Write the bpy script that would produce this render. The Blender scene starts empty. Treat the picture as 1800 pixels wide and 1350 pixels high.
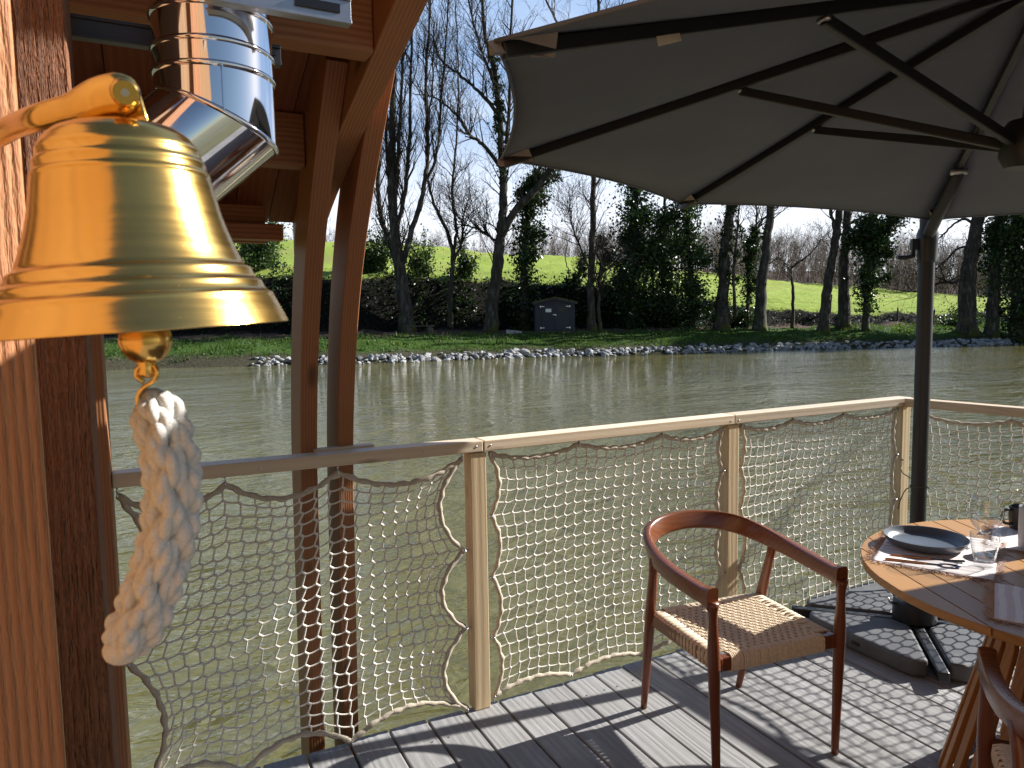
import bpy, math, random
import numpy as np
from mathutils import Vector, Matrix

R = math.radians
RNG = np.random.default_rng(7)
random.seed(7)
scene = bpy.context.scene
COL = scene.collection

# ------------------------------------------------------------------ camera frame (deck = z 0)
F_PX, CXP, CYP = 1250.0, 900.0, 675.0            # focal length / centre in photo pixels (1800 wide)
YAW, PITCH, ROLL = R(26.7), R(4.94), R(0.9)
CAM = np.array([0, 0, 1.55])
fwd = np.array([math.sin(YAW) * math.cos(PITCH), math.cos(YAW) * math.cos(PITCH), -math.sin(PITCH)])
_r0 = np.array([math.cos(YAW), -math.sin(YAW), 0.0]); _u0 = np.cross(_r0, fwd)
rgt = math.cos(ROLL) * _r0 - math.sin(ROLL) * _u0
upv = math.sin(ROLL) * _r0 + math.cos(ROLL) * _u0

def bearing(px, depth):
    """ground position whose bearing is that of photo column px, at a distance (metres along the view)"""
    d = fwd * F_PX + rgt * (px - CXP) + upv * (CYP - 566)
    p = CAM + d / F_PX * depth
    return np.array([p[0], p[1]])

def spot(px, py, depth):
    return CAM + (fwd * F_PX + rgt * (px - CXP) + upv * (CYP - py)) / F_PX * depth

def onz(px, py, z):
    d = fwd * F_PX + rgt * (px - CXP) + upv * (CYP - py)
    return CAM + d * ((z - CAM[2]) / d[2])

# ------------------------------------------------------------------ mesh builder
class MB:
    def __init__(s):
        s.v = []; s.f = []; s.n = 0; s.attr = []; s.cur = 0.0; s.g = []
    def add(s, verts, faces, g=None):
        verts = np.asarray(verts, float).reshape(-1, 3)
        s.v.append(verts); s.g.append(verts if g is None else np.asarray(g, float))
        n = s.n
        for f in faces: s.f.append([i + n for i in f])
        s.attr.append(np.full(len(verts), s.cur))
        s.n += len(verts)
        return s
    def box(s, lo, hi, M=None):
        (a, b, c), (d, e, f) = lo, hi
        v = np.array([(a, b, c), (d, b, c), (d, e, c), (a, e, c), (a, b, f), (d, b, f), (d, e, f), (a, e, f)], float)
        if M is not None: v = v @ np.array(M)[:3, :3].T + np.array(M)[:3, 3]
        return s.add(v, [(0, 3, 2, 1), (4, 5, 6, 7), (0, 1, 5, 4), (1, 2, 6, 5), (2, 3, 7, 6), (3, 0, 4, 7)])
    def bar(s, p, q, w, h, up=(0, 0, 1)):
        """rectangular bar from p to q, width w (sideways), height h (along up)"""
        p = np.array(p, float); q = np.array(q, float); d = q - p; L = np.linalg.norm(d); d /= L
        u = np.array(up, float); x = np.cross(d, u); x /= np.linalg.norm(x); u = np.cross(x, d)
        v = []
        for e in (p, q):
            for a, b in ((-1, -1), (1, -1), (1, 1), (-1, 1)):
                v.append(e + x * a * w / 2 + u * b * h / 2)
        return s.add(v, [(0, 1, 2, 3), (7, 6, 5, 4), (0, 4, 5, 1), (1, 5, 6, 2), (2, 6, 7, 3), (3, 7, 4, 0)])
    def tube(s, pts, rad, n=8, caps=True, sx=1.0, upref=None):
        pts = np.asarray(pts, float); m = len(pts)
        rad = np.broadcast_to(np.asarray(rad, float), (m,))
        t = np.gradient(pts, axis=0); t /= np.linalg.norm(t, axis=1)[:, None] + 1e-12
        ref = np.array(upref if upref is not None else ((0, 0, 1.) if abs(t[0, 2]) < .9 else (1., 0, 0)))
        a = np.cross(ref, t[0]); a /= np.linalg.norm(a)
        ang = np.arange(n) * 2 * math.pi / n; ca, sa = np.cos(ang), np.sin(ang)
        V = np.empty((m, n, 3))
        for i in range(m):
            a = a - t[i] * (a @ t[i]); a /= np.linalg.norm(a) + 1e-12
            b = np.cross(t[i], a)
            V[i] = pts[i] + rad[i] * (sx * ca[:, None] * a + sa[:, None] * b)
        fs = []
        for i in range(m - 1):
            for j in range(n):
                k = (j + 1) % n
                fs.append((i * n + j, i * n + k, (i + 1) * n + k, (i + 1) * n + j))
        if caps:
            fs.append(tuple(range(n - 1, -1, -1))); fs.append(tuple((m - 1) * n + j for j in range(n)))
        return s.add(V.reshape(-1, 3), fs)
    def lathe(s, prof, n=48, center=(0, 0, 0), M=None, close=False):
        prof = np.asarray(prof, float); m = len(prof)
        ang = np.arange(n) * 2 * math.pi / n
        V = np.empty((m, n, 3))
        V[:, :, 0] = prof[:, 0:1] * np.cos(ang); V[:, :, 1] = prof[:, 0:1] * np.sin(ang); V[:, :, 2] = prof[:, 1:2]
        V = V.reshape(-1, 3)
        if M is not None: V = V @ np.array(M)[:3, :3].T + np.array(M)[:3, 3]
        V = V + np.array(center)
        fs = []
        for i in range(m - 1):
            for j in range(n):
                k = (j + 1) % n
                fs.append((i * n + j, i * n + k, (i + 1) * n + k, (i + 1) * n + j))
        if close:
            for j in range(n):
                k = (j + 1) % n
                fs.append(((m - 1) * n + j, (m - 1) * n + k, k, j))
        else:
            if prof[0, 0] > 1e-6: fs.append(tuple(range(n - 1, -1, -1)))
            if prof[-1, 0] > 1e-6: fs.append(tuple((m - 1) * n + j for j in range(n)))
        return s.add(V, fs)
    def prism(s, poly, lo, hi, axis=2):
        """extrude a 2-D polygon between lo and hi along an axis (0: yz, 1: xz, 2: xy)"""
        n = len(poly); v = []
        for h in (lo, hi):
            for a, b in poly:
                v.append({0: (h, a, b), 1: (a, h, b), 2: (a, b, h)}[axis])
        fs = [tuple(range(n - 1, -1, -1)), tuple(range(n, 2 * n))]
        for i in range(n):
            k = (i + 1) % n
            fs.append((i, k, n + k, n + i))
        return s.add(v, fs)
    def strip(s, inner, outer, lo, hi, axis=0):
        """curved beam: two matching 2-D polylines extruded between lo and hi along an axis"""
        m = len(inner); v = []; g = []
        pi = np.array(inner); po = np.array(outer); arc = np.concatenate([[0], np.cumsum(np.linalg.norm(np.diff(pi, axis=0), axis=1))]); th = np.linalg.norm(po - pi, axis=1)
        mk = {0: lambda h, a, b: (h, a, b), 1: lambda h, a, b: (a, h, b), 2: lambda h, a, b: (a, b, h)}[axis]
        for i in range(m):
            v += [mk(lo, *inner[i]), mk(hi, *inner[i]), mk(hi, *outer[i]), mk(lo, *outer[i])]
            g += [(lo, 0, arc[i]), (hi, 0, arc[i]), (hi, th[i], arc[i]), (lo, th[i], arc[i])]
        fs = [(3, 2, 1, 0), (4 * m - 4, 4 * m - 3, 4 * m - 2, 4 * m - 1)]
        for i in range(m - 1):
            o = 4 * i
            for j in range(4):
                k = (j + 1) % 4
                fs.append((o + j, o + k, o + 4 + k, o + 4 + j))
        return s.add(v, fs, g)
    def verts(s): return np.concatenate(s.v) if s.v else np.zeros((0, 3))

def world_loc(o):
    p = np.zeros(3)
    while o is not None:
        p += np.array(o.location); o = o.parent
    return p

def obj(name, mb, mat, parent=None, smooth=False, bevel=0, local=False, auto=None, segs=2):
    """link one mesh object; vertices are in world space unless local"""
    V = mb.verts()
    if parent is not None and not local: V = V - world_loc(parent)
    me = bpy.data.meshes.new(name)
    me.from_pydata(V.tolist(), [], mb.f)
    at = me.attributes.new('rnd', 'FLOAT', 'POINT'); at.data.foreach_set('value', np.concatenate(mb.attr).astype(np.float32))
    ga = me.attributes.new('gco', 'FLOAT_VECTOR', 'POINT'); ga.data.foreach_set('vector', np.concatenate(mb.g).astype(np.float32).ravel())
    import bmesh
    bm = bmesh.new(); bm.from_mesh(me); bmesh.ops.recalc_face_normals(bm, faces=bm.faces); bm.to_mesh(me); bm.free()
    if smooth or auto:
        me.polygons.foreach_set('use_smooth', [True] * len(me.polygons))
        if auto: me.set_sharp_from_angle(angle=R(auto))
    o = bpy.data.objects.new(name, me); COL.objects.link(o)
    for m in (mat if isinstance(mat, (list, tuple)) else [mat]): me.materials.append(m)
    if parent is not None: o.parent = parent
    if bevel:
        md = o.modifiers.new('soft_edges', 'BEVEL'); md.width = bevel; md.segments = segs; md.limit_method = 'ANGLE'; md.angle_limit = R(40)
    return o

def cloud(name, V, Fc, mat, parent=None, smooth=False, attr=None):
    """fast path for very large meshes: V (n,3), Fc (m,k) arrays"""
    V = np.asarray(V, np.float32); Fc = np.asarray(Fc, np.int32)
    if parent is not None: V = V - world_loc(parent).astype(np.float32)
    me = bpy.data.meshes.new(name); k = Fc.shape[1]
    me.vertices.add(len(V)); me.vertices.foreach_set('co', V.ravel())
    me.loops.add(Fc.size); me.loops.foreach_set('vertex_index', Fc.ravel())
    me.polygons.add(len(Fc)); me.polygons.foreach_set('loop_start', np.arange(len(Fc), dtype=np.int32) * k)
    if smooth: me.polygons.foreach_set('use_smooth', np.ones(len(Fc), dtype=bool))
    if attr is not None:
        at = me.attributes.new('rnd', 'FLOAT', 'POINT'); at.data.foreach_set('value', np.asarray(attr, np.float32))
    me.update(calc_edges=True); me.validate()
    o = bpy.data.objects.new(name, me); COL.objects.link(o); me.materials.append(mat)
    if parent is not None: o.parent = parent
    return o

def tag(o, label=None, cat=None, group=None, kind=None):
    if label: o['label'] = label
    if cat: o['category'] = cat
    if group: o['group'] = group
    if kind: o['kind'] = kind
    return o

def empty(name, loc, label, cat, group=None, rz=0.0):
    o = bpy.data.objects.new(name, None); COL.objects.link(o)
    o.location = loc; o.rotation_euler = (0, 0, rz); o.empty_display_size = .1
    return tag(o, label, cat, group)

# ------------------------------------------------------------------ materials
class NT:
    def __init__(s, name):
        s.m = bpy.data.materials.new(name); s.m.use_nodes = True
        s.t = s.m.node_tree; s.b = s.t.nodes['Principled BSDF']; s.out = s.t.nodes['Material Output']
    def n(s, typ, **kw):
        x = s.t.nodes.new('ShaderNode' + typ)
        for k, v in kw.items():
            if k.startswith('i_'): x.inputs[k[2:].replace('_', ' ')].default_value = v
            else: setattr(x, k, v)
        return x
    def l(s, a, b): s.t.links.new(a, b)
    def coord(s, scale=(1, 1, 1), rot=(0, 0, 0), out='Object', offset=None):
        mp = s.n('Mapping')
        if out == 'gco': s.l(s.n('Attribute', attribute_name='gco').outputs['Vector'], mp.inputs['Vector'])
        else: s.l(s.n('TexCoord').outputs[out], mp.inputs['Vector'])
        mp.inputs['Scale'].default_value = scale; mp.inputs['Rotation'].default_value = rot
        if offset is not None: s.l(offset, mp.inputs['Location'])
        return mp.outputs['Vector']
    def noise(s, vec, scale, detail=4, rough=.55, dist=0):
        x = s.n('TexNoise'); x.inputs['Scale'].default_value = scale; x.inputs['Detail'].default_value = detail
        x.inputs['Roughness'].default_value = rough; x.inputs['Distortion'].default_value = dist
        if vec is not None: s.l(vec, x.inputs['Vector'])
        return x.outputs['Fac']
    def ramp(s, fac, stops):
        x = s.n('ValToRGB'); e = x.color_ramp.elements
        while len(e) < len(stops): e.new(.5)
        for i, (p, c) in enumerate(stops):
            e[i].position = p; e[i].color = tuple(c) + (1,) if len(c) == 3 else c
        s.l(fac, x.inputs['Fac']); return x.outputs['Color']
    def mix(s, fac, a, b, mode='MIX'):
        x = s.n('Mix', data_type='RGBA', blend_type=mode)
        for val, idx in ((fac, 0), (a, 6), (b, 7)):
            if isinstance(val, (int, float)): x.inputs[idx].default_value = val
            elif isinstance(val, tuple): x.inputs[idx].default_value = val + (1,) if len(val) == 3 else val
            else: s.l(val, x.inputs[idx])
        return x.outputs[2]
    def math(s, op, a, b=0.0, clamp=False):
        x = s.n('Math', operation=op); x.use_clamp = clamp
        for i, val in enumerate((a, b)):
            if isinstance(val, (int, float)): x.inputs[i].default_value = val
            else: s.l(val, x.inputs[i])
        return x.outputs[0]
    def attr(s, name): return s.n('Attribute', attribute_name=name).outputs['Fac']
    def bump(s, h, strength=.3, dist=.01, prev=None):
        x = s.n('Bump'); x.inputs['Strength'].default_value = strength; x.inputs['Distance'].default_value = dist
        s.l(h, x.inputs['Height'])
        if prev is not None: s.l(prev, x.inputs['Normal'])
        s.l(x.outputs['Normal'], s.b.inputs['Normal']); return x.outputs['Normal']
    def set(s, **kw):
        for k, v in kw.items(): s.b.inputs[k.replace('_', ' ')].default_value = v
        return s
    def col(s, c):
        if isinstance(c, tuple): s.b.inputs['Base Color'].default_value = c + (1,) if len(c) == 3 else c
        else: s.l(c, s.b.inputs['Base Color'])

def wood(name, light, dark, axis=2, grain=90, contrast=1.0, rough=.6, bump=.25, weather=None, knots=True, per='object', spec=.35, rough_sawn=0, warp_k=14, ring_w=.6):
    """timber: growth rings stretched along an axis, fine pores, occasional knots"""
    k = NT(name)
    sc = [1, 1, 1]; sc[axis] = .06
    if per == 'attr':
        r = k.attr('rnd')
    else:
        r = k.n('ObjectInfo').outputs['Random']
    cmb = k.n('CombineXYZ')
    for i in range(3): k.l(k.math('MULTIPLY', r, (7.3, 11.9, 5.1)[i]), cmb.inputs[i])
    v = k.coord(tuple(sc), out='gco', offset=cmb.outputs[0])
    warp = k.noise(v, 9, 3, .5)
    tc = k.n('SeparateXYZ'); k.l(v, tc.inputs[0])
    ax = [i for i in range(3) if i != axis]
    lin = k.math('ADD', k.math('MULTIPLY', tc.outputs[ax[0]], 1.0), k.math('MULTIPLY', tc.outputs[ax[1]], .8))
    ph = k.math('ADD', k.math('MULTIPLY', lin, grain * 6), k.math('MULTIPLY', warp, warp_k))
    rings = k.math('MULTIPLY_ADD', k.math('SINE', ph), .5); rings.node.inputs[2].default_value = .5
    fine = k.noise(k.coord(tuple(np.array(sc) * (1, 1, 1)), out='gco', offset=cmb.outputs[0]), grain * 5, 4, .6)
    g = k.math('ADD', k.math('MULTIPLY', rings, ring_w * contrast), k.math('MULTIPLY', fine, .5))
    c = k.ramp(g, [(.12, light), (.75, tuple((l * .45 + d * .55) for l, d in zip(light, dark))), (1.0, dark)])
    big = k.noise(v, 2.2, 3)
    c = k.mix(k.math('MULTIPLY', big, .5), c, tuple(x * .72 for x in light), 'MIX')
    tone = k.math('MULTIPLY_ADD', r, .3); tone.node.inputs[2].default_value = .85
    hsv = k.n('HueSaturation'); k.l(c, hsv.inputs['Color']); k.l(tone, hsv.inputs['Value']); c = hsv.outputs['Color']
    if knots:
        s2 = [7, 7, 7]; s2[axis] = 2.6
        vo = k.n('TexVoronoi'); vo.inputs['Scale'].default_value = 1; k.l(k.coord(tuple(s2), out='gco', offset=cmb.outputs[0]), vo.inputs['Vector'])
        kf = k.ramp(vo.outputs['Distance'], [(.05, (1, 1, 1)), (.16, (0, 0, 0))])
        c = k.mix(k.math('MULTIPLY', kf, .75), c, tuple(x * .35 for x in dark))
    if weather:
        w = k.noise(k.coord((1.3, 1.3, 1.3), out='gco', offset=cmb.outputs[0]), 2.5, 6, .65)
        c = k.mix(k.ramp(w, [(.4, (0, 0, 0)), (.62, (1, 1, 1))]), c, weather)
    k.col(c)
    k.set(Roughness=rough); k.b.inputs['Specular IOR Level'].default_value = spec
    nb = k.bump(g, bump, .004)
    if rough_sawn:
        s3 = [1, 1, 1]; s3[axis] = .12
        f = k.noise(k.coord(tuple(s3), out='gco'), 130, 3, .7)
        k.bump(f, rough_sawn, .02, nb)
    return k.m

def plain(name, c, rough=.5, metal=0, spec=.5, var=.15, scale=20, bump=0, bscale=150, bdist=.002):
    k = NT(name)
    n = k.noise(k.coord(), scale, 5)
    k.col(k.ramp(n, [(.3, tuple(x * (1 - var) for x in c)), (.7, tuple(min(1, x * (1 + var)) for x in c))]))
    k.set(Roughness=rough, Metallic=metal); k.b.inputs['Specular IOR Level'].default_value = spec
    if bump: k.bump(k.noise(k.coord(), bscale, 4), bump, bdist)
    return k.m

def leafy(name, stops, trans=.25, rough=.45):
    k = NT(name)
    k.col(k.ramp(k.attr('rnd'), stops)); k.set(Roughness=rough)
    k.b.inputs['Specular IOR Level'].default_value = .3
    tr = k.n('BsdfTranslucent'); k.l(k.ramp(k.attr('rnd'), [(p, tuple(min(1, x * y) for x, y in zip(c, (1.5, 1.6, .8)))) for p, c in stops]), tr.inputs['Color'])
    ms = k.n('MixShader'); ms.inputs[0].default_value = trans
    k.l(k.b.outputs[0], ms.inputs[1]); k.l(tr.outputs[0], ms.inputs[2]); k.l(ms.outputs[0], k.out.inputs['Surface'])
    return k.m

M = {}
M['larch'] = wood('larch_timber', (.40, .172, .072), (.155, .053, .021), 2, 105, .8, .55, .35)
M['larch_x'] = wood('larch_timber_lengthwise', (.36, .16, .07), (.16, .056, .023), 0, 80, 1.0, .55, .3)
M['larch_sawn'] = wood('larch_rough_sawn', (.42, .18, .085), (.20, .07, .03), 2, 92, .9, .8, 1.0, knots=False, rough_sawn=1.0, warp_k=9)
M['larch_pale'] = wood('larch_planed_pale', (.50, .225, .095), (.26, .092, .034), 2, 85, 1.0, .65, .5, knots=False, rough_sawn=.4, warp_k=9)
M['plank'] = wood('roof_planks', (.20, .062, .022), (.10, .028, .010), 2, 45, .8, .6, .25, per='attr')
M['pine'] = wood('pine_post', (.66, .52, .33), (.48, .33, .17), 2, 38, .8, .6, .2)
M['rail'] = wood('pine_rail', (.72, .60, .45), (.56, .42, .27), 0, 45, .7, .55, .2)
M['rail_y'] = wood('pine_rail_side', (.60, .47, .32), (.44, .31, .18), 1, 45, .7, .55, .2)
M['deck'] = wood('weathered_deck', (.325, .32, .32), (.10, .098, .098), 1, 30, 1.05, .75, .6, weather=(.235, .23, .224), per='attr', spec=.3, warp_k=30, ring_w=.38)
M['teak'] = wood('teak_slats', (.41, .215, .072), (.21, .095, .028), 1, 60, .7, .4, .15, knots=False, per='attr', spec=.45)
M['teak_z'] = wood('teak_pedestal', (.42, .18, .055), (.21, .08, .022), 2, 60, .7, .45, .15, knots=False, per='attr')
M['walnut'] = wood('oiled_chair_wood', (.185, .056, .020), (.082, .021, .008), 2, 50, .6, .28, .06, knots=False, spec=.5)
M['walnut_arm'] = wood('oiled_chair_wood_rail', (.21, .066, .023), (.092, .024, .009), 0, 40, .6, .26, .06, knots=False, spec=.5)
M['steel_dark'] = plain('anthracite_metal', (.0085, .009, .0115), .45, .0, .5, .1)
M['steel'] = plain('zinc_steel', (.62, .62, .64), .28, 1.0, .5, .08)
M['slab'] = plain('grey_base_slab', (.08, .082, .088), .62, 0, .4, .25, 9, .25, 300)
M['steel_dark_refl'] = plain('channel_steel_dark_refl', (.045, .042, .045), .35, .3, .4, .1)  # near-black colour stands in for dark timber reflected in the channel
M['galv'] = plain('galvanised_channel', (.36, .36, .38), .34, 1.0, .5, .12)
M['black'] = plain('black_plastic', (.012, .012, .014), .4, 0, .5, .1)
M['plate'] = plain('slate_blue_plate', (.085, .10, .125), .30, 0, .5, .06)
M['cutlery_dark'] = plain('dark_metal_cutlery', (.10, .10, .12), .22, 1, .5, .1)
M['copper'] = plain('copper_handle', (.42, .19, .09), .35, .6, .5, .12)
M['bolt'] = plain('screw_steel', (.45, .45, .46), .35, 1, .5, .1)
M['label'] = plain('white_label_cloth', (.72, .68, .62), .8, 0, .2, .05)
M['cup'] = plain('grey_stoneware', (.33, .34, .35), .3, 0, .5, .05)

def m_brass():
    k = NT('brushed_brass')
    v = k.coord((1, 1, 1)); n = k.noise(v, 7, 5)
    k.col(k.ramp(n, [(.3, (.62, .375, .10)), (.7, (.72, .455, .135))]))
    br = k.noise(k.coord((6, 6, 240)), 1.0, 3, .6)
    rr = k.math('MULTIPLY_ADD', br, .12); rr.node.inputs[2].default_value = .13
    sp = k.ramp(k.noise(k.coord(), 220, 3, .7), [(.70, (0, 0, 0)), (.78, (.10, .10, .10))]); sm = k.math('MULTIPLY', k.noise(k.coord(), 14, 5, .65), .14)
    rr = k.math('ADD', k.math('ADD', rr, sp), k.math('SUBTRACT', sm, .05), True)
    k.l(rr, k.b.inputs['Roughness']); k.set(Metallic=1.0)
    k.bump(br, .14, .001)
    return k.m
M['brass'] = m_brass()

def m_chrome():
    k = NT('polished_stainless')
    k.col((.74, .74, .76)); k.set(Metallic=1.0)
    n = k.noise(k.coord((4, 4, 1)), 3, 4)
    rr = k.math('MULTIPLY_ADD', n, .08); rr.node.inputs[2].default_value = .03
    k.l(rr, k.b.inputs['Roughness'])
    k.bump(k.noise(k.coord((1, 1, .3)), 9, 2), .05, .01)
    return k.m
M['chrome'] = m_chrome()

def m_rope(name, a, b, scale, bump=.6):
    k = NT(name)
    n = k.noise(k.coord(), scale, 5, .7)
    k.col(k.ramp(n, [(.3, a), (.7, b)])); k.set(Roughness=.95); k.b.inputs['Specular IOR Level'].default_value = .1
    k.bump(k.noise(k.coord(), scale * 2.5, 3, .7), bump, .003)
    return k.m
M['cotton'] = m_rope('cotton_rope', (.76, .715, .64), (.91, .885, .82), 320, .9)
M['hemp'] = m_rope('hemp_cord', (.60, .56, .49), (.84, .80, .71), 160)
M['hemp_thick'] = m_rope('hemp_border_rope', (.40, .34, .26), (.68, .61, .50), 190, 1.0)
M['papercord'] = m_rope('paper_cord', (.58, .47, .34), (.82, .70, .54), 120, .4)

def m_canopy():
    k = NT('taupe_canopy_cloth')
    n = k.noise(k.coord(), 3, 5); w = k.noise(k.coord((1, 1, 1)), 420, 2)
    k.col(k.ramp(n, [(.3, (.140, .156, .186)), (.7, (.168, .186, .218))])); k.set(Roughness=.9); k.b.inputs['Specular IOR Level'].default_value = .15
    tr = k.n('BsdfTranslucent'); tr.inputs['Color'].default_value = (.15, .165, .19, 1)
    ms = k.n('MixShader'); ms.inputs[0].default_value = .16
    k.l(k.b.outputs[0], ms.inputs[1]); k.l(tr.outputs[0], ms.inputs[2]); k.l(ms.outputs[0], k.out.inputs['Surface'])
    k.bump(k.math('ADD', k.math('MULTIPLY', k.noise(k.coord((1, 1, 1)), 6, 3), .7), k.math('MULTIPLY', w, .05)), .25, .02)
    return k.m
M['canopy'] = m_canopy()
M['pocket'] = plain('tan_corner_cloth', (.25, .235, .225), .9, 0, .15, .1)

def m_cloth():
    k = NT('gauzy_linen')
    w = k.n('TexWave', wave_type='BANDS', bands_direction='X'); w.inputs['Scale'].default_value = 9; w.inputs['Distortion'].default_value = 2.0
    k.l(k.coord(), w.inputs['Vector'])
    k.col(k.ramp(w.outputs['Fac'], [(.35, (.70, .60, .58)), (.75, (.83, .77, .75))])); k.set(Roughness=.95)
    k.b.inputs['Specular IOR Level'].default_value = .1
    k.bump(k.noise(k.coord(), 500, 3), .5, .002)
    return k.m
M['linen'] = m_cloth()
M['fringe'] = plain('linen_fringe', (.60, .47, .42), .95, 0, .1, .15)

def m_glass():
    k = NT('thin_clear_glass')
    tr = k.n('BsdfTransparent'); tr.inputs['Color'].default_value = (.97, .98, .98, 1)
    gl = k.n('BsdfGlossy'); gl.inputs['Roughness'].default_value = .02
    lw = k.n('LayerWeight'); lw.inputs['Blend'].default_value = .5
    f = k.math('ADD', .085, k.math('MULTIPLY', k.math('POWER', lw.outputs['Facing'], 3.6), .72), True)
    ms = k.n('MixShader'); k.l(f, ms.inputs[0]); k.l(tr.outputs[0], ms.inputs[1]); k.l(gl.outputs[0], ms.inputs[2]); k.l(ms.outputs[0], k.out.inputs['Surface'])
    return k.m
M['glass'] = m_glass()

def m_water():
    k = NT('pond_water')
    n0 = k.noise(k.coord((1, 1, 1)), .12, 4)
    k.col(k.ramp(n0, [(.35, (.098, .090, .031)), (.7, (.124, .113, .040))]))
    k.set(Roughness=.03, IOR=1.45); k.b.inputs['Specular IOR Level'].default_value = .5
    a = k.noise(k.coord((1.0, 1.9, 1), (0, 0, R(13))), 1.7, 3, .55, .5)
    b = k.noise(k.coord((.8, 1.7, 1), (0, 0, R(-4))), 5.5, 3, .6, .4)
    c = k.noise(k.coord((.5, 1.2, 1), (0, 0, R(20))), .42, 3, .5, .3)
    patch = k.ramp(k.noise(k.coord((.5, 1.4, 1), (0, 0, R(12))), .10, 3, .5), [(.35, (.35, .35, .35)), (.65, (1, 1, 1))])
    e = k.noise(k.coord((.8, 1.5, 1), (0, 0, R(10))), .85, 2, .5, .4)
    def crest(v): return k.math('SUBTRACT', 1.0, k.math('MULTIPLY', k.math('ABSOLUTE', k.math('SUBTRACT', v, .5)), 2.0))
    a, b, e = crest(a), crest(b), crest(e)
    fine = k.math('ADD', k.math('MULTIPLY', a, 1.0), k.math('ADD', k.math('MULTIPLY', b, .24), k.math('MULTIPLY', e, 1.5)))
    h = k.math('ADD', k.math('MULTIPLY', fine, patch), k.math('MULTIPLY', c, 2.2))
    k.bump(h, 1.0, .08)
    return k.m
M['water'] = m_water()

def m_bark():
    k = NT('tree_bark')
    v = k.coord((1, 1, .25)); n = k.noise(v, 5, 6, .65); f = k.noise(v, 30, 4, .7)
    c = k.ramp(n, [(.3, (.025, .021, .018)), (.5, (.05, .043, .037)), (.72, (.15, .138, .122))])
    ms = k.noise(k.coord(), .9, 4)
    sx = k.n('SeparateXYZ'); g = k.n('NewGeometry'); k.l(k.n('TexCoord').outputs['Object'], sx.inputs[0])
    low = k.math('SUBTRACT', 1.0, k.math('MULTIPLY', sx.outputs[2], .45), True)
    mo = k.math('MULTIPLY', low, k.ramp(ms, [(.42, (0, 0, 0)), (.6, (1, 1, 1))]), True)
    k.col(k.mix(mo, c, (.075, .085, .015))); k.set(Roughness=.9); k.b.inputs['Specular IOR Level'].default_value = .2
    k.bump(k.math('ADD', n, f), .8, .05)
    return k.m
M['bark'] = m_bark()
M['twig'] = plain('twig_bark', (.045, .037, .032), .9, 0, .15, .35, 2)
M['farwood'] = plain('far_wood_bark', (.125, .098, .085), .9, 0, .1, .35, .3)
M['ivy'] = leafy('ivy_leaves', [(0, (.012, .028, .010)), (.6, (.028, .055, .014)), (1, (.075, .115, .03))], .22, .35)
M['shrub'] = leafy('shrub_leaves', [(0, (.016, .032, .010)), (.55, (.04, .075, .02)), (1, (.12, .17, .05))], .3, .45)
M['bramble'] = leafy('bramble_leaves', [(0, (.006, .006, .005)), (.8, (.012, .014, .007)), (1, (.05, .046, .03))], .1, .6)  # leaf colours lowered to carry the shade on the bank
M['grass'] = leafy('bank_grass', [(0, (.026, .055, .011)), (.6, (.058, .11, .019)), (1, (.16, .16, .06))], .35, .6)  # tuft colours darkened like the lawn, for tree shade
M['stone'] = plain('pale_rock', (.27, .27, .275), .85, 0, .3, .45, 2.2, .6, 12, .04)
M['shed'] = wood('dark_stained_boards', (.048, .050, .066), (.03, .031, .042), 2, 12, .6, .7, .3, knots=False)
M['moss'] = plain('mossy_roof', (.085, .085, .03), .95, 0, .1, .6, 5, .8, 25, .03)
M['dark'] = plain('dark_opening', (.006, .006, .007), .3, 0, .5, 0)
M['paper'] = plain('white_paper', (.78, .78, .78), .8, 0, .2, .03)
M['oldwood'] = plain('old_grey_wood', (.11, .095, .075), .9, 0, .1, .35, 6, .5, 40, .01)
M['granite'] = plain('pale_block', (.40, .36, .37), .85, 0, .2, .2, 8, .3, 50, .01)

# ------------------------------------------------------------------ terrain
SN = np.array([.216, .976]); SE = np.array([.976, -.216]); SD = 39.4
def smooth(a, b, x):
    t = np.clip((x - a) / (b - a), 0, 1); return t * t * (3 - 2 * t)
def shore_d(x, y):
    s = x * SE[0] + y * SE[1]
    wob = .35 * np.sin(s * .33 + 1) + .22 * np.sin(s * .9) + .5 * np.sin(s * .11 + 2.2)
    return x * SN[0] + y * SN[1] - SD + wob, s
FH = fwd[:2] / np.linalg.norm(fwd[:2]); RH = np.array([FH[1], -FH[0]])
PXK = [-4000, 300, 560, 750, 1000, 1150, 1300, 1450, 1600, 1740, 2200, 6000]
TOPK = [4.2, 4.6, 4.8, 4.75, 4.25, 3.4, 2.5, 1.75, 1.65, 1.6, 1.8, 2.0]
CRK = [16, 16.2, 16, 15.0, 13.2, 11.4, 9.8, 8.0, 6.4, 5.3, 5.0, 5.0]
D1K = [9.2, 9.2, 9.2, 9.2, 8.6, 8.0, 7.4, 6.6, 6.3, 6.3, 6.5, 7.0]
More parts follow.
